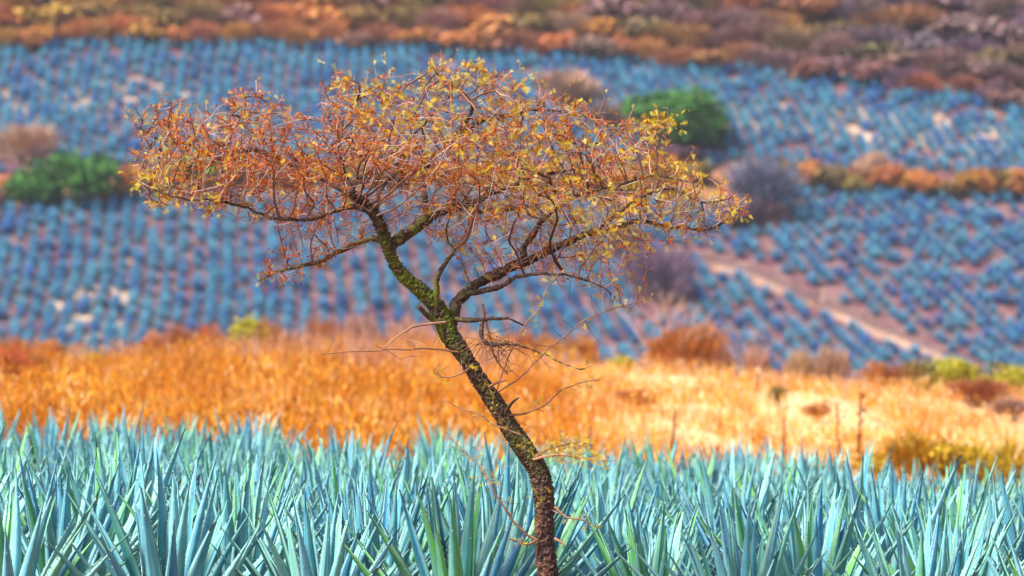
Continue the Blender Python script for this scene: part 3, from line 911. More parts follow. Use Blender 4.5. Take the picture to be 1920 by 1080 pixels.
rb = random.Random(17)
PINK, RTW = (0.46, 0.24, 0.15), (0.40, 0.13, 0.045)
crest = [(290, 672, 60, 40), (345, 668, 70, 52), (395, 672, 60, 58), (510, 672, 66, 62), (560, 676, 60, 48), (610, 672, 74, 66), (668, 674, 70, 76), (720, 676, 70, 60), (775, 678, 80, 68), (845, 680, 60, 44),
         (905, 682, 70, 46), (965, 684, 70, 56), (1030, 684, 74, 48), (1095, 686, 70, 52), (1350, 690, 64, 40), (1420, 690, 56, 34), (1500, 692, 70, 34), (1560, 692, 64, 42)]
for i, (px, py, w, h) in enumerate(crest, 1):
    c = rb.choice([PINK, PINK, RTW, ORB]); nm = {PINK: 'pinkish tan', RTW: 'rusty', ORB: 'orange brown'}[c]
    put_shrub(px, py, w, h, jit(c), '%s wiry weed clump along the crest of the bank, %s from the left' % (nm, nth(i)), B, kind='weed_clump', twiggy=True, group='weed clumps along the bank crest', cat='weed')
low = [(8, 770, 100, 110), (62, 745, 84, 84), (118, 730, 70, 60), (30, 700, 90, 60), (1190, 770, 80, 40), (1120, 740, 76, 36), (1530, 790, 56, 34), (700, 770, 60, 40), (905, 800, 70, 60), (420, 780, 60, 40)]
for i, (px, py, w, h) in enumerate(sorted(low), 1):
    put_shrub(px, py, w, h, jit(RTW), 'rusty twiggy weed bush within the dry grass of the bank, %s from the left' % nth(i), B, kind='weed_bush', twiggy=True, group='rusty weed bushes on the bank', cat='bush')

# ------------------------------------------------------------------ tubes
def sweep(pts, rad, sides, disp=None, cap=True):
    """tube along a polyline; disp(i, angle, s) scales the radius"""
    pts = [Vector(p) for p in pts]; n = len(pts)
    V, F, A = [], [], []
    t0 = (pts[1] - pts[0]).normalized()
    u = t0.orthogonal().normalized()
    s = 0.0
    for i in range(n):
        t = (pts[min(i + 1, n - 1)] - pts[max(i - 1, 0)]).normalized()
        u = (u - t * u.dot(t)).normalized(); v = t.cross(u)
        if i: s += (pts[i] - pts[i - 1]).length
        for j in range(sides):
            a = 2 * math.pi * j / sides
            dr = u * math.cos(a) + v * math.sin(a)
            r_ = rad[i]
            if disp: r_ = disp(pts[i] + dr * r_, r_, s, dr, t)
            V.append(pts[i] + dr * r_); A.append((s, a))
    for i in range(n - 1):
        for j in range(sides):
            F.append((i * sides + j, i * sides + (j + 1) % sides, (i + 1) * sides + (j + 1) % sides, (i + 1) * sides + j))
    if cap:
        V.append(pts[-1] + (pts[-1] - pts[-2]) * 0.3); k0 = len(V) - 1
        T = [((n - 1) * sides + j, (n - 1) * sides + (j + 1) % sides, k0) for j in range(sides)]
    else: T = []
    return V, F, T

def smooth_path(ctrl, step):
    """Catmull-Rom through control rows (x,y,z,r)"""
    c = np.array(ctrl, float)
    c = np.vstack([2 * c[0] - c[1], c, 2 * c[-1] - c[-2]])
    out = []
    for i in range(1, len(c) - 2):
        L = np.linalg.norm(c[i + 1, :3] - c[i, :3]); k_ = max(2, int(L / step))
        for t in np.arange(k_) / k_:
            out.append(0.5 * (2 * c[i] + (c[i + 1] - c[i - 1]) * t + (2 * c[i - 1] - 5 * c[i] + 4 * c[i + 1] - c[i + 2]) * t * t + (3 * c[i] - c[i - 1] - 3 * c[i + 1] + c[i + 2]) * t ** 3))
    out.append(c[-2])
    out = np.array(out); out[:, 3] = np.maximum(out[:, 3], 0.0012)
    return out

MPP = TREE_D / FPX          # metres per photo pixel at the tree
def ctrl(rows):
    return [(*P(px, py, TREE_D + off), r_ * MPP) for px, py, r_, off in rows]

def bark_disp(depth):
    def f(p, r_, s, dr, t):
        q = Vector((p.x, p.y, p.z))
        # coordinates stretched along the limb so the furrows run lengthwise
        al = q.dot(t); q2 = (q - t * al) * 46 + t * al * 16
        w_ = Vector((noise.noise(q * 26), noise.noise(q * 26 + Vector((9, 0, 0))), noise.noise(q * 26 + Vector((0, 9, 0))))) * 0.75
        q3 = (q - t * al) * 30 + t * al * 5.5 + w_
        d_ = noise.voronoi(q3)[0]
        g_ = math.exp(-((d_[1] - d_[0]) / 0.16) ** 2)
        g2 = 1 - min(1, abs(noise.noise(q2 * 1.7 + w_)) * 3.2)
        n3 = noise.noise(q * 5.0)
        lift = noise.cell(q3 * 1.0 + Vector((3, 3, 3)))
        return r_ * (1 + 0.09 * n3) + depth * (0.45 - 1.1 * g_ - 0.35 * g2 + 0.35 * lift + 0.4 * noise.noise(q * 70))
    return f

# ------------------------------------------------------------------ the tree
base = P(1023, 1085, TREE_D)
tree = link('thorn_tree', None, None, (base.x + 0.015, TREE_D, tz(base.x, TREE_D)))
tag(tree, 'leaning thorn tree with rusty and yellow foliage standing among the blue agaves', 'tree')
ORG_T = Vector(tree.location)
gz = ORG_T.z
# (px, py, radius px, metres away from the trunk's plane)
TRUNK = [(1027, 1085, 20.5, 0), (1022, 1030, 20, 0), (1021, 975, 19.5, 0), (1019, 925, 20.5, 0.0), (1008, 880, 21, 0.01), (985, 845, 20, 0.02), (958, 805, 19, 0.02), (934, 765, 18, 0.02),
         (909, 728, 17.5, 0.02), (885, 690, 17, 0.01), (862, 654, 18.5, 0.0), (843, 628, 20, 0), (831, 600, 21, 0), (816, 572, 17.5, -0.02), (792, 547, 15.5, -0.04), (763, 523, 14.5, -0.06),
         (741, 497, 13.5, -0.08), (728, 467, 13, -0.10), (717, 432, 13, -0.12), (702, 402, 12, -0.15), (680, 377, 10, -0.18), (655, 360, 7, -0.2)]
below = [(base.x + 0.03, TREE_D, gz - 0.1, 0.10), (base.x + 0.02, TREE_D, gz + 0.12, 0.082), (base.x + 0.015, TREE_D, gz + 0.4, 0.073)]
trunk_c = below + ctrl([(a, b, c * (0.92 if b > 800 else 0.88), d) for a, b, c, d in TRUNK])
LIMBS = [
 # name, rows
 ('branch', [(846, 612, 10.5, 0.0), (851, 590, 12, 0.02), (858, 566, 11.5, 0.04), (878, 543, 10.5, 0.07), (912, 521, 9.5, 0.10), (958, 502, 9, 0.13), (988, 489, 8.6, 0.15), (1022, 474, 7.6, 0.18), (1068, 452, 6.6, 0.2), (1110, 437, 5.6, 0.22), (1150, 430, 5.5, 0.24), (1198, 413, 4.2, 0.26), (1262, 428, 3, 0.28), (1330, 428, 2.2, 0.3), (1384, 404, 1.4, 0.32)]),
 ('branch', [(727, 468, 10, -0.10), (745, 450, 11, -0.06), (776, 429, 11, 0.0), (808, 402, 10, 0.06), (842, 391, 9, 0.1), (882, 383, 6.5, 0.15), (922, 364, 5, 0.18), (968, 346, 4, 0.2), (1000, 330, 3, 0.25), (1060, 322, 2, 0.3), (1120, 310, 1.4, 0.3)]),
 ('branch', [(800, 405, 6, 0.05), (797, 380, 6, 0.08), (793, 345, 5.5, 0.12), (803, 305, 5.5, 0.18), (848, 268, 6, 0.22), (862, 250, 6.5, 0.24), (880, 238, 6, 0.26), (905, 226, 5, 0.28), (950, 218, 4, 0.3), (1005, 204, 3, 0.3), (1070, 214, 2, 0.32), (1130, 222, 1.3, 0.35)]),
 ('branch', [(850, 266, 4.5, 0.22), (862, 240, 4.2, 0.15), (880, 216, 3.8, 0.1), (886, 196, 3, 0.05), (868, 172, 2, 0.0), (830, 150, 1.4, -0.05), (803, 122, 1.0, -0.05)]),
 ('branch', [(984, 490, 7, 0.15), (984, 462, 6.5, 0.1), (1008, 427, 5.5, 0.02), (1038, 391, 5, -0.05), (1070, 372, 4, -0.1), (1120, 355, 3, -0.15), (1180, 340, 2.3, -0.2), (1240, 330, 1.6, -0.2), (1300, 345, 1.1, -0.2)]),
 ('branch', [(872, 552, 5.5, 0.05), (905, 545, 5.2, -0.02), (948, 532, 4.6, -0.1), (985, 517, 3.8, -0.15), (1050, 514, 2.7, -0.2), (1105, 528, 2.0, -0.25), (1140, 545, 1.4, -0.28), (1146, 572, 0.9, -0.3)]),
 ('branch', [(818, 575, 6, -0.06), (819, 545, 5.5, -0.1), (820, 520, 5, -0.12), (836, 492, 4.5, -0.14), (849, 472, 3.5, -0.15), (852, 462, 2.4, -0.15)]),
 ('branch', [(718, 432, 7, -0.16), (695, 400, 5.5, -0.2), (668, 389, 5, -0.22), (640, 393, 4.6, -0.24), (602, 404, 4, -0.26), (560, 413, 3.4, -0.28), (520, 410, 2.8, -0.3), (470, 394, 2.3, -0.3), (410, 377, 2.4, -0.5), (340, 372, 1.8, -0.5), (280, 352, 1.2, -0.5)]),
 ('branch', [(724, 455, 6, -0.10), (692, 448, 5.5, 0.0), (645, 468, 4.8, 0.08), (602, 488, 4.2, 0.14), (560, 500, 3.4, 0.18), (520, 510, 2.6, 0.2), (485, 528, 1.5, 0.2)]),
 ('branch', [(682, 378, 8, -0.18), (645, 356, 6.5, -0.1), (605, 334, 5.5, 0.0), (555, 312, 5, 0.1), (505, 290, 4.6, 0.15), (468, 280, 4.6, 0.18), (440, 287, 4.4, 0.18), (415, 298, 4, 0.18), (388, 288, 3.2, 0.2), (350, 272, 2.4, 0.2), (300, 262, 1.6, 0.2), (262, 240, 1.0, 0.2)]),
 ('branch', [(425, 293, 2.8, 0.18), (428, 268, 2.4, 0.12), (440, 238, 2.0, 0.08), (455, 205, 1.4, 0.05), (458, 175, 0.9, 0.05)]),
 ('branch', [(668, 372, 5, -0.19), (650, 332, 3.6, -0.1), (636, 290, 2.8, 0.0), (640, 245, 2.2, 0.1), (655, 205, 1.6, 0.15), (690, 168, 1.0, 0.2)]),
 ('branch', [(702, 402, 5, -0.10), (716, 355, 3.6, 0.1), (748, 318, 2.8, 0.25), (770, 262, 2.2, 0.35), (806, 222, 1.7, 0.4), (846, 176, 1.2, 0.4), (890, 115, 0.8, 0.4)]),
 ('branch', [(858, 388, 5, 0.12), (900, 395, 4, 0.3), (950, 392, 3.4, 0.45), (1000, 380, 2.8, 0.55), (1060, 300, 2.2, 0.6), (1130, 262, 1.8, 0.6), (1180, 236, 1.5, 0.6), (1232, 219, 1.2, 0.6), (1276, 242, 0.8, 0.6)]),
 ('branch', [(1112, 437, 4, 0.22), (1160, 400, 3.2, 0.1), (1205, 368, 2.6, 0.0), (1260, 355, 2, -0.05), (1320, 380, 1.5, -0.05), (1370, 372, 1, -0.05)]),
 ('branch', [(852, 598, 5, -0.02), (880, 600, 4.6, -0.08), (905, 600, 4.2, -0.12), (950, 597, 2.6, -0.15), (985, 610, 1.4, -0.15)]),
 ('branch', [(905, 600, 4.0, -0.12), (902, 628, 4.4, -0.16), (916, 645, 4.2, -0.2), (955, 646, 2.2, -0.24), (1010, 660, 1.2, -0.28), (1080, 690, 1, -0.3), (1115, 685, 0.7, -0.3)]),
 ('branch', [(836, 604, 3, -0.06), (800, 608, 2.4, -0.12), (768, 614, 2, -0.16), (740, 636, 1.4, -0.2), (715, 660, 0.9, -0.2)]),
 ('branch', [(818, 604, 6, -0.05), (800, 590, 5, -0.1), (784, 574, 4, -0.14)]),
 ('branch', [(858, 660, 1.8, -0.06), (800, 655, 1.5, -0.1), (720, 656, 1.2, -0.14), (650, 660, 1.0, -0.16), (604, 666, 1.0, -0.16)]),
 ('branch', [(934, 735, 1.7, -0.06), (985, 700, 1.5, -0.1), (1045, 640, 1.4, -0.14), (1110, 595, 1.2, -0.16), (1170, 573, 1.3, -0.18), (1222, 556, 0.9, -0.18)]),
 ('branch', [(932, 730, 1.6, -0.05), (955, 660, 1.5, -0.15), (985, 610, 1.4, -0.2), (1012, 580, 1.2, -0.22), (1032, 535, 1.1, -0.22), (1050, 505, 0.8, -0.22)]),
 ('branch', [(905, 570, 2.2, 0.02), (915, 620, 2.2, 0.04), (925, 660, 2, 0.05), (950, 700, 1.2, 0.05)]),
 ('branch', [(955, 778, 2.2, -0.06), (985, 775, 1.8, -0.1), (1025, 755, 1.4, -0.14), (1070, 725, 1.4, -0.16), (1120, 712, 0.9, -0.16)]),
 ('branch', [(1000, 862, 3, -0.06), (1035, 853, 2.4, -0.12), (1075, 857, 1.8, -0.16), (1130, 862, 1, -0.2)]),
 ('branch', [(1002, 858, 2.6, -0.06), (1030, 842, 2, -0.1), (1070, 830, 1.4, -0.1), (1112, 838, 0.9, -0.1)]),
 ('branch', [(1006, 1012, 2.9, -0.07), (985, 1000, 2.5, -0.1), (955, 965, 2.1, -0.16), (928, 925, 1.8, -0.2), (905, 880, 1.4, -0.22), (872, 848, 1.1, -0.22), (835, 815, 1, -0.22)]),
 ('branch', [(1008, 1012, 2.4, -0.07), (990, 1020, 2.2, -0.12), (968, 1014, 1.8, -0.14), (955, 1010, 1.2, -0.16)]),
 ('branch', [(975, 815, 2, -0.06), (935, 800, 1.6, -0.12), (895, 775, 1.3, -0.14), (850, 762, 0.9, -0.14)]),
 ('branch', [(1040, 950, 2.6, -0.07), (1062, 970, 2, -0.1), (1090, 976, 1.5, -0.12), (1120, 990, 0.9, -0.12)]),
 ('branch', [(1040, 1010, 3, -0.06), (1050, 1015, 2.4, -0.09), (1060, 1023, 1.4, -0.12)]),
 ('branch', [(948, 772, 4, -0.06), (960, 756, 3, -0.12), (972, 746, 1.6, -0.16)]),
 ('branch', [(918, 725, 3, -0.06), (936, 716, 2.5, -0.12), (950, 712, 1.6, -0.14)]),
 ('branch', [(880, 690, 2, -0.07), (866, 700, 1.7, -0.14), (838, 708, 1.3, -0.16), (812, 700, 0.9, -0.16)]),
]
def local(V): return [tuple(Vector(v) - ORG_T) for v in V]
TAN_BARK = [(0.30, 0.15, 0.09), (0.38, 0.21, 0.13), (0.24, 0.11, 0.06)]
SKEL = []          # (position, radius) rows used to grow twigs from

def bark_part(name, rows, step, sides, depth, moss_fn):
    p = smooth_path(rows, step)
    if name == 'branch':
        sd = rows[0][0] * 50 + rows[-1][2] * 30
        for i in range(len(p)):
            e_ = min(1.0, i / 12.0); q_ = Vector((i * step * 7.0, sd, 0)); q2_ = Vector((i * step * 22.0, sd, 5))
            for c_ in range(3):
                p[i, c_] += e_ * (0.016 * noise.noise(q_ + Vector((0, 0, 11.0 * c_))) + 0.005 * noise.noise(q2_ + Vector((0, 0, 17.0 * c_))))
            p[i, 3] *= 1 + 0.22 * noise.noise(Vector((i * step * 16.0, sd, 40)))
    V, F, T = sweep([r_[:3] for r_ in p], p[:, 3], sides, bark_disp(depth) if depth else None)
    C = []
    for v in V: C.append(moss_fn(v))
    slim = max(r_[3] for r_ in rows) < 3.3 * MPP
    if slim:      # young shoots have smooth tan bark
        sc_ = TAN_BARK[int(abs(rows[0][0]) * 1000) % 3]; C = [sc_] * len(V)
    me = mesh_np(name, local(V), [np.array(F), np.array(T)], [M_TWIG if slim else M_BARK], C, True)
    return link(name, me, tree), p

def moss(v):
    # px/py of this bit of bark, only to say which stretch of the stem it is
    py = YH - (v.z - HC) / v.y * FPX
    px = v.x / v.y * FPX + 960
    m = math.exp(-((py - 570) / 95.0) ** 2) * (1.0 if px < 880 else 0.06)
    m = max(m, 0.35 * math.exp(-((py - 840) / 45.0) ** 2), 0.32 * math.exp(-((py - 745) / 30.0) ** 2))
    m += 0.55 * math.exp(-((px - 770) / 70.0) ** 2 - ((py - 435) / 50.0) ** 2)
    red = 1.0 / (1 + math.exp(-(py - 900) / 30.0))
    return (min(1, m * (1.15 + 0.5 * noise.noise(Vector(v) * 9))), red, 0)
def limb_moss(v):
    m = moss(v); px = v.x / v.y * FPX + 960
    return (m[0] * (0.9 if px < 830 else 0.30), m[1], 0)
trunk_o, tp = bark_part('trunk', trunk_c, 0.006, 84, 0.012, moss)
SKEL.append(tp[tp[:, 2] > P(0, 640, TREE_D).z])
for nm, rows in LIMBS:
    big = max(r_[2] for r_ in rows)
    o, p = bark_part(nm, ctrl(rows), 0.010 if big > 6 else 0.018, 28 if big > 8 else (14 if big > 4 else 7), 0.0078 if big > 8 else (0.0040 if big > 4 else 0.0), limb_moss)
    SKEL.append(p)

# ---- twigs: grown towards points spread through the crown's volume
CROWN = [(238, 346), (262, 300), (244, 232), (268, 205), (302, 182), (332, 196), (372, 212), (420, 200), (456, 164), (506, 180), (545, 212), (590, 205), (612, 160), (640, 128), (664, 158), (722, 140), (782, 158),
         (800, 114), (828, 132), (862, 130), (892, 104), (905, 135), (948, 138), (1000, 168), (1058, 180), (1110, 196), (1150, 232), (1182, 232), (1236, 216), (1280, 240), (1232, 262), (1222, 292), (1290, 312), (1330, 330), (1316, 362), (1352, 352), (1404, 372),
         (1392, 420), (1352, 432), (1290, 446), (1236, 474), (1170, 500), (1150, 545), (1090, 540), (1040, 530), (985, 510), (940, 520), (905, 500), (860, 500), (840, 470), (800, 450), (760, 420), (700, 420), (690, 470), (640, 480), (600, 510), (550, 540), (480, 540), (478, 500),
         (520, 470), (560, 445), (520, 430), (450, 412), (380, 400), (330, 385), (282, 384)]
cp = np.array(CROWN, float)
def edge_dist(q):
    best = np.full(len(q), 1e9)
    for a, b in zip(cp, np.roll(cp, -1, 0)):
        ab = b - a; t = np.clip(((q - a) @ ab) / (ab @ ab), 0, 1)
        best = np.minimum(best, np.linalg.norm(q - (a + t[:, None] * ab), axis=1))
    return best
ra = np.random.default_rng(11)
q = np.column_stack([ra.uniform(230, 1410, 15000), ra.uniform(100, 550, 15000)])
q = q[inside(CROWN, q[:, 0], q[:, 1])]
# thinner in the lower half of the crown
dens = np.where(q[:, 1] > 395, 0.8, 1.0) * np.where((q[:, 1] > 330) & (q[:, 0] > 560) & (q[:, 0] < 1120), 0.7, 1.0)
q = q[ra.random(len(q)) < dens][:6500]
ed = edge_dist(q)
half = np.minimum(1.25, 0.12 + ed * MPP * 2.0)
ATT = [P(a, b, TREE_D + 0.05 + o * h) for (a, b), o, h in zip(q, ra.uniform(-1, 1, len(q)), half)]

nodes, par = [], []
for p in SKEL:
    L = 0.0; last = None
    for r_ in p:
        v = Vector(r_[:3])
        if last is None or (v - last).length > 0.05:
            if r_[3] < 0.05: nodes.append(v); par.append(-1); last = v
NSK = len(nodes)
STEP, KILL = 0.05, 0.062
alive = list(range(len(ATT)))
for it in range(75):
    kd = kdtree.KDTree(len(nodes))
    for i, v in enumerate(nodes): kd.insert(v, i)
    kd.balance()
    grow = {}; nxt = []
    for a in alive:
        co, i, d = kd.find(ATT[a])
        if d < KILL: continue
        nxt.append(a)
        if d < 0.85: grow.setdefault(i, []).append((ATT[a] - co).normalized())
    alive = nxt
    if not alive or not grow: break
    for i, dirs in grow.items():
        d = Vector((0, 0, 0.12))
        for v in dirs: d += v
        d = d / len(dirs) + Vector(ra.normal(0, 0.20, 3))
        if par[i] >= 0: d += 0.85 * (nodes[i] - nodes[par[i]]).normalized()
        nv_ = nodes[i] + d.normalized() * STEP
        if kd.find(nv_)[2] > STEP * 0.35:
            nodes.append(nv_); par.append(i)
print('twig nodes', len(nodes) - NSK, 'attractors left', len(alive))
N = len(nodes)
cnt = [1] * N
kids = [[] for _ in range(N)]
for i in range(N - 1, NSK - 1, -1):
    cnt[par[i]] += cnt[i]; kids[par[i]].append(i)
TW = np.array([tuple(v) for v in nodes])
def twig_r(i): return min(0.0125, 0.0016 * cnt[i] ** 0.46)

class TubeSoup:
    def __init__(s): s.V, s.F, s.C, s.k = [], [], [], 0
    def add(s, pts, rad, col, sides=4):
        V, F, T = sweep(pts, rad, sides, None, False)
        s.V += [tuple(v) for v in V]; s.F += [tuple(s.k + x for x in f) for f in F]; s.C += [col] * len(V); s.k += len(V)
    def build(s, name, mat, parent):
        me = mesh_np(name, np.array(s.V) - np.array(ORG_T), [np.array(s.F)], [mat], s.C, True)
        o = link(name, me, parent); o['kind'] = 'stuff'; return o
soup = TubeSoup()
TWC = [(0.10, 0.055, 0.042), (0.18, 0.10, 0.075), (0.40, 0.25, 0.20), (0.52, 0.36, 0.31), (0.25, 0.10, 0.05)]
def chain_from(start, parent_i):
    path = [parent_i, start] if parent_i >= 0 else [start]
    i = start
    while kids[i]:
        ch = max(kids[i], key=lambda c: cnt[c]); path.append(ch); i = ch
    return path
todo = [(i, par[i]) for i in range(NSK, N) if par[i] < NSK or i != max(kids[par[i]], key=lambda c: cnt[c])]
for st, pi in todo:
    path = chain_from(st, pi)
    rad = [twig_r(st)] + [twig_r(i) for i in path[1:]]
    rad[-1] *= 0.5
    thick = twig_r(st)
    c = TWC[int(ra.choice([0, 1, 4], p=[0.5, 0.35, 0.15]))] if thick > 0.0055 else TWC[int(ra.choice(5, p=[0.20, 0.22, 0.26, 0.17, 0.15]))]
    soup.add([nodes[i] for i in path], rad, tuple(np.array(c) * ra.uniform(0.8, 1.2)), 5 if thick > 0.006 else 3)
# pale straight whips and short thorny spurs
for _ in range(1700):
    i = int(ra.integers(NSK, N)); p0 = nodes[i]
    d = Vector((ra.normal(0, 1), ra.normal(0, 0.7), ra.normal(0.25, 0.7))).normalized()
    L = ra.uniform(0.07, 0.32); b = Vector(ra.normal(0, 0.05, 3))
    pts = [p0 + d * L * t + b * t * t for t in (0, 0.35, 0.7, 1)]
    if not inside(CROWN, [pts[-1].x / pts[-1].y * FPX + 960], [YH - (pts[-1].z - HC) / pts[-1].y * FPX])[0]: continue
    soup.add(pts, [0.0024, 0.0020, 0.0016, 0.0007], tuple(np.array(((0.58, 0.40, 0.34), (0.30, 0.16, 0.11), (0.50, 0.30, 0.22))[int(ra.integers(0, 3))]) * ra.uniform(0.7, 1.15)), 3)
SPRIGS = []
tipi = [i for i in range(NSK, N) if cnt[i] == 1]
for i in tipi:
    p = nodes[i]; px = p.x / p.y * FPX + 960; py = YH - (p.z - HC) / p.y * FPX
    e_ = edge_dist(np.array([[px, py]]))[0]
    if e_ < 26 and py < 420 and ra.random() < 0.36:
        d = (p - nodes[par[i]]).normalized() + Vector((0.25 * np.sign(px - 800), 0, 0.75)); d = (d + Vector(ra.normal(0, 0.25, 3))).normalized()
        L = ra.uniform(0.05, 0.20); e = p + d * L + Vector(ra.normal(0, 0.012, 3))
        soup.add([p, p.lerp(e, 0.5) + Vector(ra.normal(0, 0.006, 3)), e], [0.002, 0.0016, 0.0007], TWC[int(ra.integers(1, 4))], 3)
        SPRIGS.append((p, e))
# fine side twigs on the slender lower shoots
SHOOTS = []
for li in (15, 16, 17, 20, 21, 22, 23, 24, 25, 26, 28, 29, 33):
    p = smooth_path(ctrl(LIMBS[li][1]), 0.02)
    for i in range(len(p) // 4, len(p), 3):
        if ra.random() < 0.6:
            p0 = Vector(p[i, :3]); t = Vector(p[min(i + 1, len(p) - 1), :3]) - Vector(p[i - 1, :3])
            d = (t.normalized() * 0.8 + Vector(ra.normal(0, 0.6, 3))).normalized(); L = ra.uniform(0.05, 0.20) * (1.2 - 0.6 * i / len(p))
            m_ = p0 + d * L * 0.55 + Vector(ra.normal(0, 0.01, 3)); e = p0 + d * L + Vector(ra.normal(0, 0.02, 3))
            soup.add([p0, m_, e], [0.0019, 0.0015, 0.0007], TWC[int(ra.choice([1, 2, 4]))], 3)
            SHOOTS.append((p0, m_, e, li))
# spurs on the limbs themselves and the tangle in the fork
for k_, p in enumerate(SKEL):
    for r_ in p[::5]:
        if r_[3] < 0.034 and ra.random() < 0.62:
            p0 = Vector(r_[:3]); d = Vector((ra.normal(0, 1), ra.normal(0, 1), ra.normal(0.1, 1))).normalized(); L = ra.uniform(0.04, 0.22)
            m_ = p0 + d * L * 0.5 + Vector(ra.normal(0, 0.012, 3)); e = p0 + d * L + Vector(ra.normal(0, 0.025, 3))
            c_ = TWC[int(ra.choice(5, p=[0.34, 0.26, 0.2, 0.08, 0.12]))]
            soup.add([p0, m_, e], [0.0026, 0.0019, 0.0008], c_, 3)
            for _ in range(int(ra.integers(0, 3))):
                f_ = m_.lerp(e, ra.uniform(0, 0.7)); d2 = (d + Vector(ra.normal(0, 0.8, 3))).normalized()
                soup.add([f_, f_ + d2 * L * ra.uniform(0.2, 0.55)], [0.0016, 0.0007], c_, 3)
nest = P(868, 388, TREE_D + 0.05)
for _ in range(130):
    p0 = nest + Vector((ra.normal(0, 0.14), ra.normal(0, 0.12), ra.normal(0, 0.04)))
    d = Vector((ra.normal(0, 1), ra.normal(0, 0.6), ra.normal(0, 0.35))).normalized(); L = ra.uniform(0.08, 0.32)
    b = Vector(ra.normal(0, 0.05, 3))
    soup.add([p0, p0 + d * L * 0.5 + b * 0.6, p0 + d * L], [0.003, 0.0026, 0.001], tuple(np.array(TWC[int(ra.integers(0, 4))])), 3)
# tangle of dead twigs hanging under the small right fork
for _ in range(60):
    p0 = P(905 + ra.normal(20, 22), 645 + ra.normal(0, 8), TREE_D - 0.2)
    a = ra.uniform(-2.9, 0.3); d = Vector((math.cos(a), ra.normal(0, 0.4), math.sin(a))).normalized(); L = ra.uniform(0.06, 0.22)
    b = Vector(ra.normal(0, 0.03, 3))
    soup.add([p0, p0 + d * L * 0.5 + b, p0 + d * L], [0.0026, 0.002, 0.0008], TWC[int(ra.choice([0, 1, 4]))], 3)
soup.build('twigs', M_TWIG, tree)

# ---- leaves
class LeafSoup:
    def __init__(s): s.V, s.T, s.C, s.k = [], [], [], 0
    def rust(s, p, d, L, w, col):
        side = d.cross(Vector(ra.normal(0, 1, 3))).normalized(); up = d.cross(side)
        cu = ra.uniform(-0.25, 0.25)
        m = p + d * L * 0.45 + up * L * cu; tip = p + d * L + up * L * cu * 0.4
        s.V += [tuple(p), tuple(m - side * w + up * w), tuple(m), tuple(m + side * w + up * w), tuple(tip)]
        k0 = s.k; s.T += [(k0, k0 + 1, k0 + 2), (k0, k0 + 2, k0 + 3), (k0 + 1, k0 + 4, k0 + 2), (k0 + 2, k0 + 4, k0 + 3)]
        s.C += [col] * 5; s.k += 5
    def frond(s, p, d, L, col, n=8):
        side = d.cross(Vector((ra.normal(0, 0.4), 1 + ra.normal(0, 0.4), ra.normal(0, 0.4)))).normalized()
        up = side.cross(d)
        for j in range(n):
            c = p + d * L * (0.2 + 0.8 * j / n) + up * L * 0.12 * (j / n) ** 2
            ll = L * 0.40 * math.sin((j + 1.2) / (n + 1) * 2.6) * ra.uniform(0.7, 1.2); ww = L * 0.034
            for sg in (-1, 1):
                e = (side * sg + d * 0.55 + up * ra.normal(0, 0.35)).normalized()
                s.V += [tuple(c - d * ww), tuple(c + d * ww), tuple(c + e * ll)]
                s.T.append((s.k, s.k + 1, s.k + 2)); s.C += [col] * 3; s.k += 3
    def build(s, name, parent):
        me = mesh_np(name, np.array(s.V) - np.array(ORG_T), [np.array(s.T)], [M_LEAF], s.C, False)
        o = link(name, me, parent); o['kind'] = 'stuff'; return o
RUSTC = [(0.58, 0.125, 0.014), (0.46, 0.075, 0.012), (0.66, 0.195, 0.020), (0.30, 0.05, 0.016), (0.68, 0.27, 0.04)]
YELC = [(0.66, 0.44, 0.018), (0.70, 0.52, 0.045), (0.46, 0.42, 0.022), (0.62, 0.32, 0.014), (0.72, 0.58, 0.14)]
rust, yel = LeafSoup(), LeafSoup()
ZONE_Y = [(300, 365, 90, 1.2), (640, 160, 60, 1.0), (800, 150, 80, 0.9), (900, 140, 60, 0.9), (1380, 400, 50, 1.6), (1250, 350, 90, 0.9), (1150, 430, 90, 0.8), (500, 210, 50, 0.9), (720, 280, 90, 0.3), (1080, 330, 110, 0.6), (1240, 235, 50, 1.6), (900, 240, 90, 0.1), (280, 300, 40, 0.7)]
ZONE_R = [(360, 250, 80, 0.7), (560, 290, 110, 0.9), (480, 390, 90, 0.8), (520, 500, 60, 0.8), (1120, 220, 60, 0.8), (1300, 440, 60, 0.7), (620, 330, 90, 0.8), (1180, 290, 60, 0.5)]
def zone(z, px, py): return sum(w * math.exp(-((px - a) ** 2 + (py - b) ** 2) / (2 * r_ * r_)) for a, b, r_, w in z)
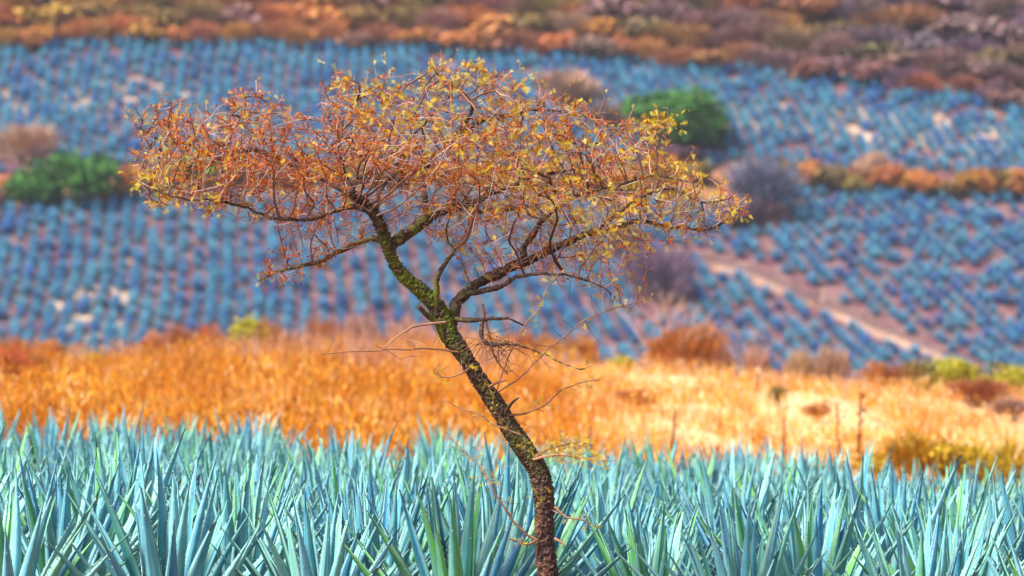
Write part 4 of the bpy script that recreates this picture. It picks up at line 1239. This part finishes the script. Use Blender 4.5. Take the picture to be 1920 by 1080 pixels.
for i in range(NSK, N):
    if cnt[i] > 14: continue
    p = nodes[i]
    px = p.x / p.y * FPX + 960; py = YH - (p.z - HC) / p.y * FPX
    tdir = (p - nodes[par[i]]).normalized()
    nz = noise.noise(p * 3.1 + Vector((4, 0, 0)))
    thin = 0.7 if py > 400 else (0.8 if py > 340 and 560 < px < 1120 else 1.0)
    yv = 0.24 + 0.72 * zone(ZONE_Y, px, py) - 0.75 * zone(ZONE_R, px, py) + 1.1 * nz + (0.15 if cnt[i] < 3 else 0)
    if noise.noise(p * 4.3 + Vector((0, 7, 2))) < -0.12 and ra.random() < 0.72: continue        # bare gaps
    nr = int(ra.poisson(4.2 * thin * np.clip(1.2 - 0.45 * yv, 0.4, 1.45)))
    for _ in range(nr):
        d = (tdir * 0.5 + Vector((ra.normal(0, 0.6), ra.normal(0, 0.6), ra.normal(0.35 if px < 560 or px > 1000 else 0.05, 0.6)))).normalized()
        rust.rust(p + Vector(ra.normal(0, 0.013, 3)), d, ra.uniform(0.024, 0.058), ra.uniform(0.003, 0.0058), tuple(np.array(RUSTC[int(ra.choice(5, p=[0.32, 0.22, 0.22, 0.12, 0.12]))]) * ra.uniform(0.8, 1.2)))
    ny = int(ra.poisson(1.7 * thin * np.clip(yv, 0.2, 1.7)))
    for _ in range(ny):
        d = (tdir * 0.6 + Vector((ra.normal(0, 0.6), ra.normal(0, 0.6), ra.normal(0.15, 0.6)))).normalized()
        yel.frond(p + Vector(ra.normal(0, 0.012, 3)), d, ra.uniform(0.032, 0.068), tuple(np.array(YELC[int(ra.choice(5, p=[0.3, 0.25, 0.16, 0.17, 0.12]))]) * ra.uniform(0.85, 1.2)))
for p, e in SPRIGS:
    for _ in range(int(ra.integers(2, 6))):
        v = p.lerp(e, ra.uniform(0.3, 1)); d = ((e - p).normalized() + Vector(ra.normal(0, 0.7, 3))).normalized()
        if ra.random() < 0.7: yel.frond(v, d, ra.uniform(0.025, 0.05), tuple(np.array(YELC[int(ra.integers(0, 5))]) * ra.uniform(0.85, 1.1)))
        else: rust.rust(v, d, ra.uniform(0.02, 0.04), 0.004, RUSTC[int(ra.integers(0, 5))])
for p0, m_, e, li in SHOOTS:
    if li in (15, 17, 22): continue
    for _ in range(int(ra.integers(1, 5))):
        v = m_.lerp(e, ra.uniform(0, 1)); d = ((e - p0).normalized() + Vector(ra.normal(0, 0.8, 3))).normalized()
        yel.frond(v, d, ra.uniform(0.02, 0.042), tuple(np.array(YELC[int(ra.integers(0, 5))]) * ra.uniform(0.8, 1.1)), 6)
# leaves on the slender lower shoots and branch ends
def leafy(rows, frac0, n, kindy=0.85, spread=0.03):
    p = smooth_path(ctrl(rows), 0.02); a = int(len(p) * frac0)
    for _ in range(n):
        i = int(ra.integers(a, len(p))); v = Vector(p[i, :3]) + Vector(ra.normal(0, spread, 3))
        d = Vector((ra.normal(0.2, 0.7), ra.normal(0, 0.6), ra.normal(0.1, 0.7))).normalized()
        if ra.random() < kindy: yel.frond(v, d, ra.uniform(0.03, 0.06), tuple(np.array(YELC[int(ra.integers(0, 5))]) * ra.uniform(0.8, 1.1)))
        else: rust.rust(v, d, ra.uniform(0.02, 0.04), 0.004, RUSTC[int(ra.integers(0, 5))])
L_ = [r_[1] for r_ in LIMBS]
leafy(L_[0], 0.75, 46, 0.6, 0.04); leafy(L_[14], 0.55, 40, 0.8, 0.035); leafy(L_[13], 0.78, 34, 0.95, 0.016); leafy(L_[7], 0.72, 70, 0.85, 0.035)
leafy(L_[20], 0.62, 22, 0.95, 0.010); leafy(L_[21], 0.5, 16, 0.95, 0.012); leafy(L_[16], 0.55, 14, 0.8, 0.012)
leafy(L_[23], 0.35, 26, 0.85, 0.03); leafy(L_[24], 0.25, 130, 0.98, 0.034); leafy(L_[25], 0.2, 110, 0.98, 0.036)
leafy(L_[26], 0.35, 36, 0.95, 0.025); leafy(L_[28], 0.3, 8, 0.9, 0.01); leafy(L_[29], 0.4, 10, 0.95, 0.012); leafy(L_[33], 0.2, 18, 0.4, 0.02)
leafy(L_[12], 0.7, 30, 0.95, 0.03); leafy(L_[3], 0.6, 34, 0.95, 0.03); leafy(L_[11], 0.75, 30, 0.9, 0.03); leafy(L_[27], 0.3, 4, 1, 0.006)
for px, py in ((985, 835), (1000, 845), (880, 690), (1010, 935), (1030, 925), (905, 720)):
    for _ in range(9):
        v = P(px, py, TREE_D - 0.09) + Vector(ra.normal(0, 0.02, 3))
        yel.frond(v, Vector(ra.normal(0, 1, 3)).normalized(), ra.uniform(0.03, 0.05), YELC[int(ra.integers(0, 5))], 4)
rust.build('rust_leaves', tree)
yel.build('yellow_leaves', tree)
print('leaves', len(rust.T) // 4, len(yel.T) // 16)

# ------------------------------------------------------------------ bare shrub and dry stalks on the bank
def bare_shrub(px, py, hpx, d, col, label, seed, spread=0.7, depth=4):
    r_ = np.random.default_rng(seed)
    g = hit(px, py, DS_BANK if d > 70 else DS_FOOT)
    H = P(px, py - hpx, g.y).z - g.z
    s = TubeSoup()
    def rec(p, dr, L, rad, lev):
        e = p + dr * L; mid = p + dr * L * 0.5 + Vector(r_.normal(0, 0.05, 3)) * L
        s.add([p, mid, e], [rad, rad * 0.85, rad * 0.65], col, 4)
        if lev:
            for _ in range(int(r_.integers(2, 4))):
                nd = (dr + Vector(r_.normal(0, spread * 0.62, 3)) + Vector((0, 0, 0.15))).normalized()
                rec(e, nd, L * r_.uniform(0.6, 0.85), rad * 0.62, lev - 1)
    for _ in range(3): rec(Vector(g), (Vector((0, 0, 1)) + Vector(r_.normal(0, spread * 0.5, 3))).normalized(), H * 0.34, H * 0.016, depth)
    me = mesh_np('bare_shrub', np.array(s.V) - np.array(g), [np.array(s.F)], [M_TWIG], s.C)
    tag(link('bare_shrub', me, None, g), label, 'shrub')
bare_shrub(1245, 690, 150, 120, (0.50, 0.30, 0.22), 'bare pale branching shrub rising above the crest right of the trunk', 3)
bare_shrub(1390, 690, 90, 120, (0.36, 0.20, 0.16), 'small bare shrub on the crest right of the rounded rust bush', 4)
bare_shrub(560, 690, 80, 120, (0.45, 0.26, 0.19), 'small bare shrub on the crest right of the yellow green bush', 6)
bare_shrub(660, 690, 95, 120, (0.48, 0.28, 0.20), 'taller bare shrub on the crest under the low left branch', 8)

def stalk(px, py, top, lean_px, wpx, label, seed, col, heads=26):
    """a dead upright weed: stem, short side shoots, clustered seed capsules"""
    r_ = np.random.default_rng(seed)
    g = hit(px, py, DS_FOOT); H = P(px, top, g.y).z - g.z
    lean = lean_px / FPX * g.y
    root = link('dry_stalk', None, None, g); tag(root, label, 'weed', 'dry stalks behind the agaves')
    s = TubeSoup(); w = wpx / FPX * g.y / 2
    path = [Vector((lean * t * t + r_.normal(0, 0.008), r_.normal(0, 0.008), H * t)) for t in np.linspace(0, 1, 7)]
    V, F, T = sweep(path, [w * (1 - 0.55 * i / 6) for i in range(7)], 6)
    link('stem', mesh_np('stem', [tuple(v) for v in V], [np.array(F), np.array(T)], [M_TWIG], [col] * len(V), True), root)
    if heads:
        s2 = LeafSoup()
        for _ in range(heads):
            t = r_.uniform(0.25, 1.0); i = min(5, int(t * 6)); p = path[i].lerp(path[i + 1], t * 6 - i) + Vector(r_.normal(0, w * 1.6, 3))
            s2.rust(p, Vector((r_.normal(0, 1), r_.normal(0, 1), r_.normal(0.6, 0.6))).normalized(), r_.uniform(0.05, 0.12), r_.uniform(0.012, 0.03), tuple(np.array(col) * r_.uniform(0.8, 1.5)))
        me = mesh_np('seed_capsules', s2.V, [np.array(s2.T)], [M_LEAF], s2.C); o = link('seed_capsules', me, root); o['kind'] = 'stuff'
stalk(1260, 905, 770, 6, 8, 'thin dark dead stalk standing behind the agaves halfway to the tall brown weed', 1, (0.10, 0.035, 0.02), 0)
stalk(1610, 905, 735, 4, 7, 'tall brown dead weed with capsule clusters, tallest behind the agaves', 2, (0.26, 0.09, 0.02), 60)
stalk(1575, 900, 755, -6, 6, 'slim brown dead weed just left of the tallest one', 3, (0.30, 0.11, 0.03), 34)
stalk(1473, 905, 788, -3, 7, 'short purplish dead stalk behind the tall green tipped agave', 4, (0.16, 0.06, 0.05), 0)
stalk(1095, 880, 784, 14, 7, 'short slanting dead stalk behind the agaves right of the trunk', 5, (0.24, 0.08, 0.03), 0)

# ------------------------------------------------------------------ the hazy air over the valley
hv = [(x, y, z) for z in (-8.5, 172) for x, y in ((-1250, -110), (1250, -110), (1250, 2450), (-1250, 2450))]
hf = [(3, 2, 1, 0), (4, 5, 6, 7), (0, 1, 5, 4), (1, 2, 6, 5), (2, 3, 7, 6), (3, 0, 4, 7)]
hm = bpy.data.materials.new('haze_air'); hm.use_nodes = True
ht = hm.node_tree; ht.nodes.remove(ht.nodes['Principled BSDF'])
vol = ht.nodes.new('ShaderNodeVolumePrincipled')
vol.inputs['Color'].default_value = (0.86, 0.90, 0.98, 1)
vol.inputs['Density'].default_value = 0.00008
vol.inputs['Anisotropy'].default_value = 0.2
ht.links.new(vol.outputs[0], ht.nodes['Material Output'].inputs['Volume'])
tag(link('haze', mesh_np('haze', hv, [np.array(hf)], [hm])), 'thin pale haze over the valley', None, None, 'stuff')
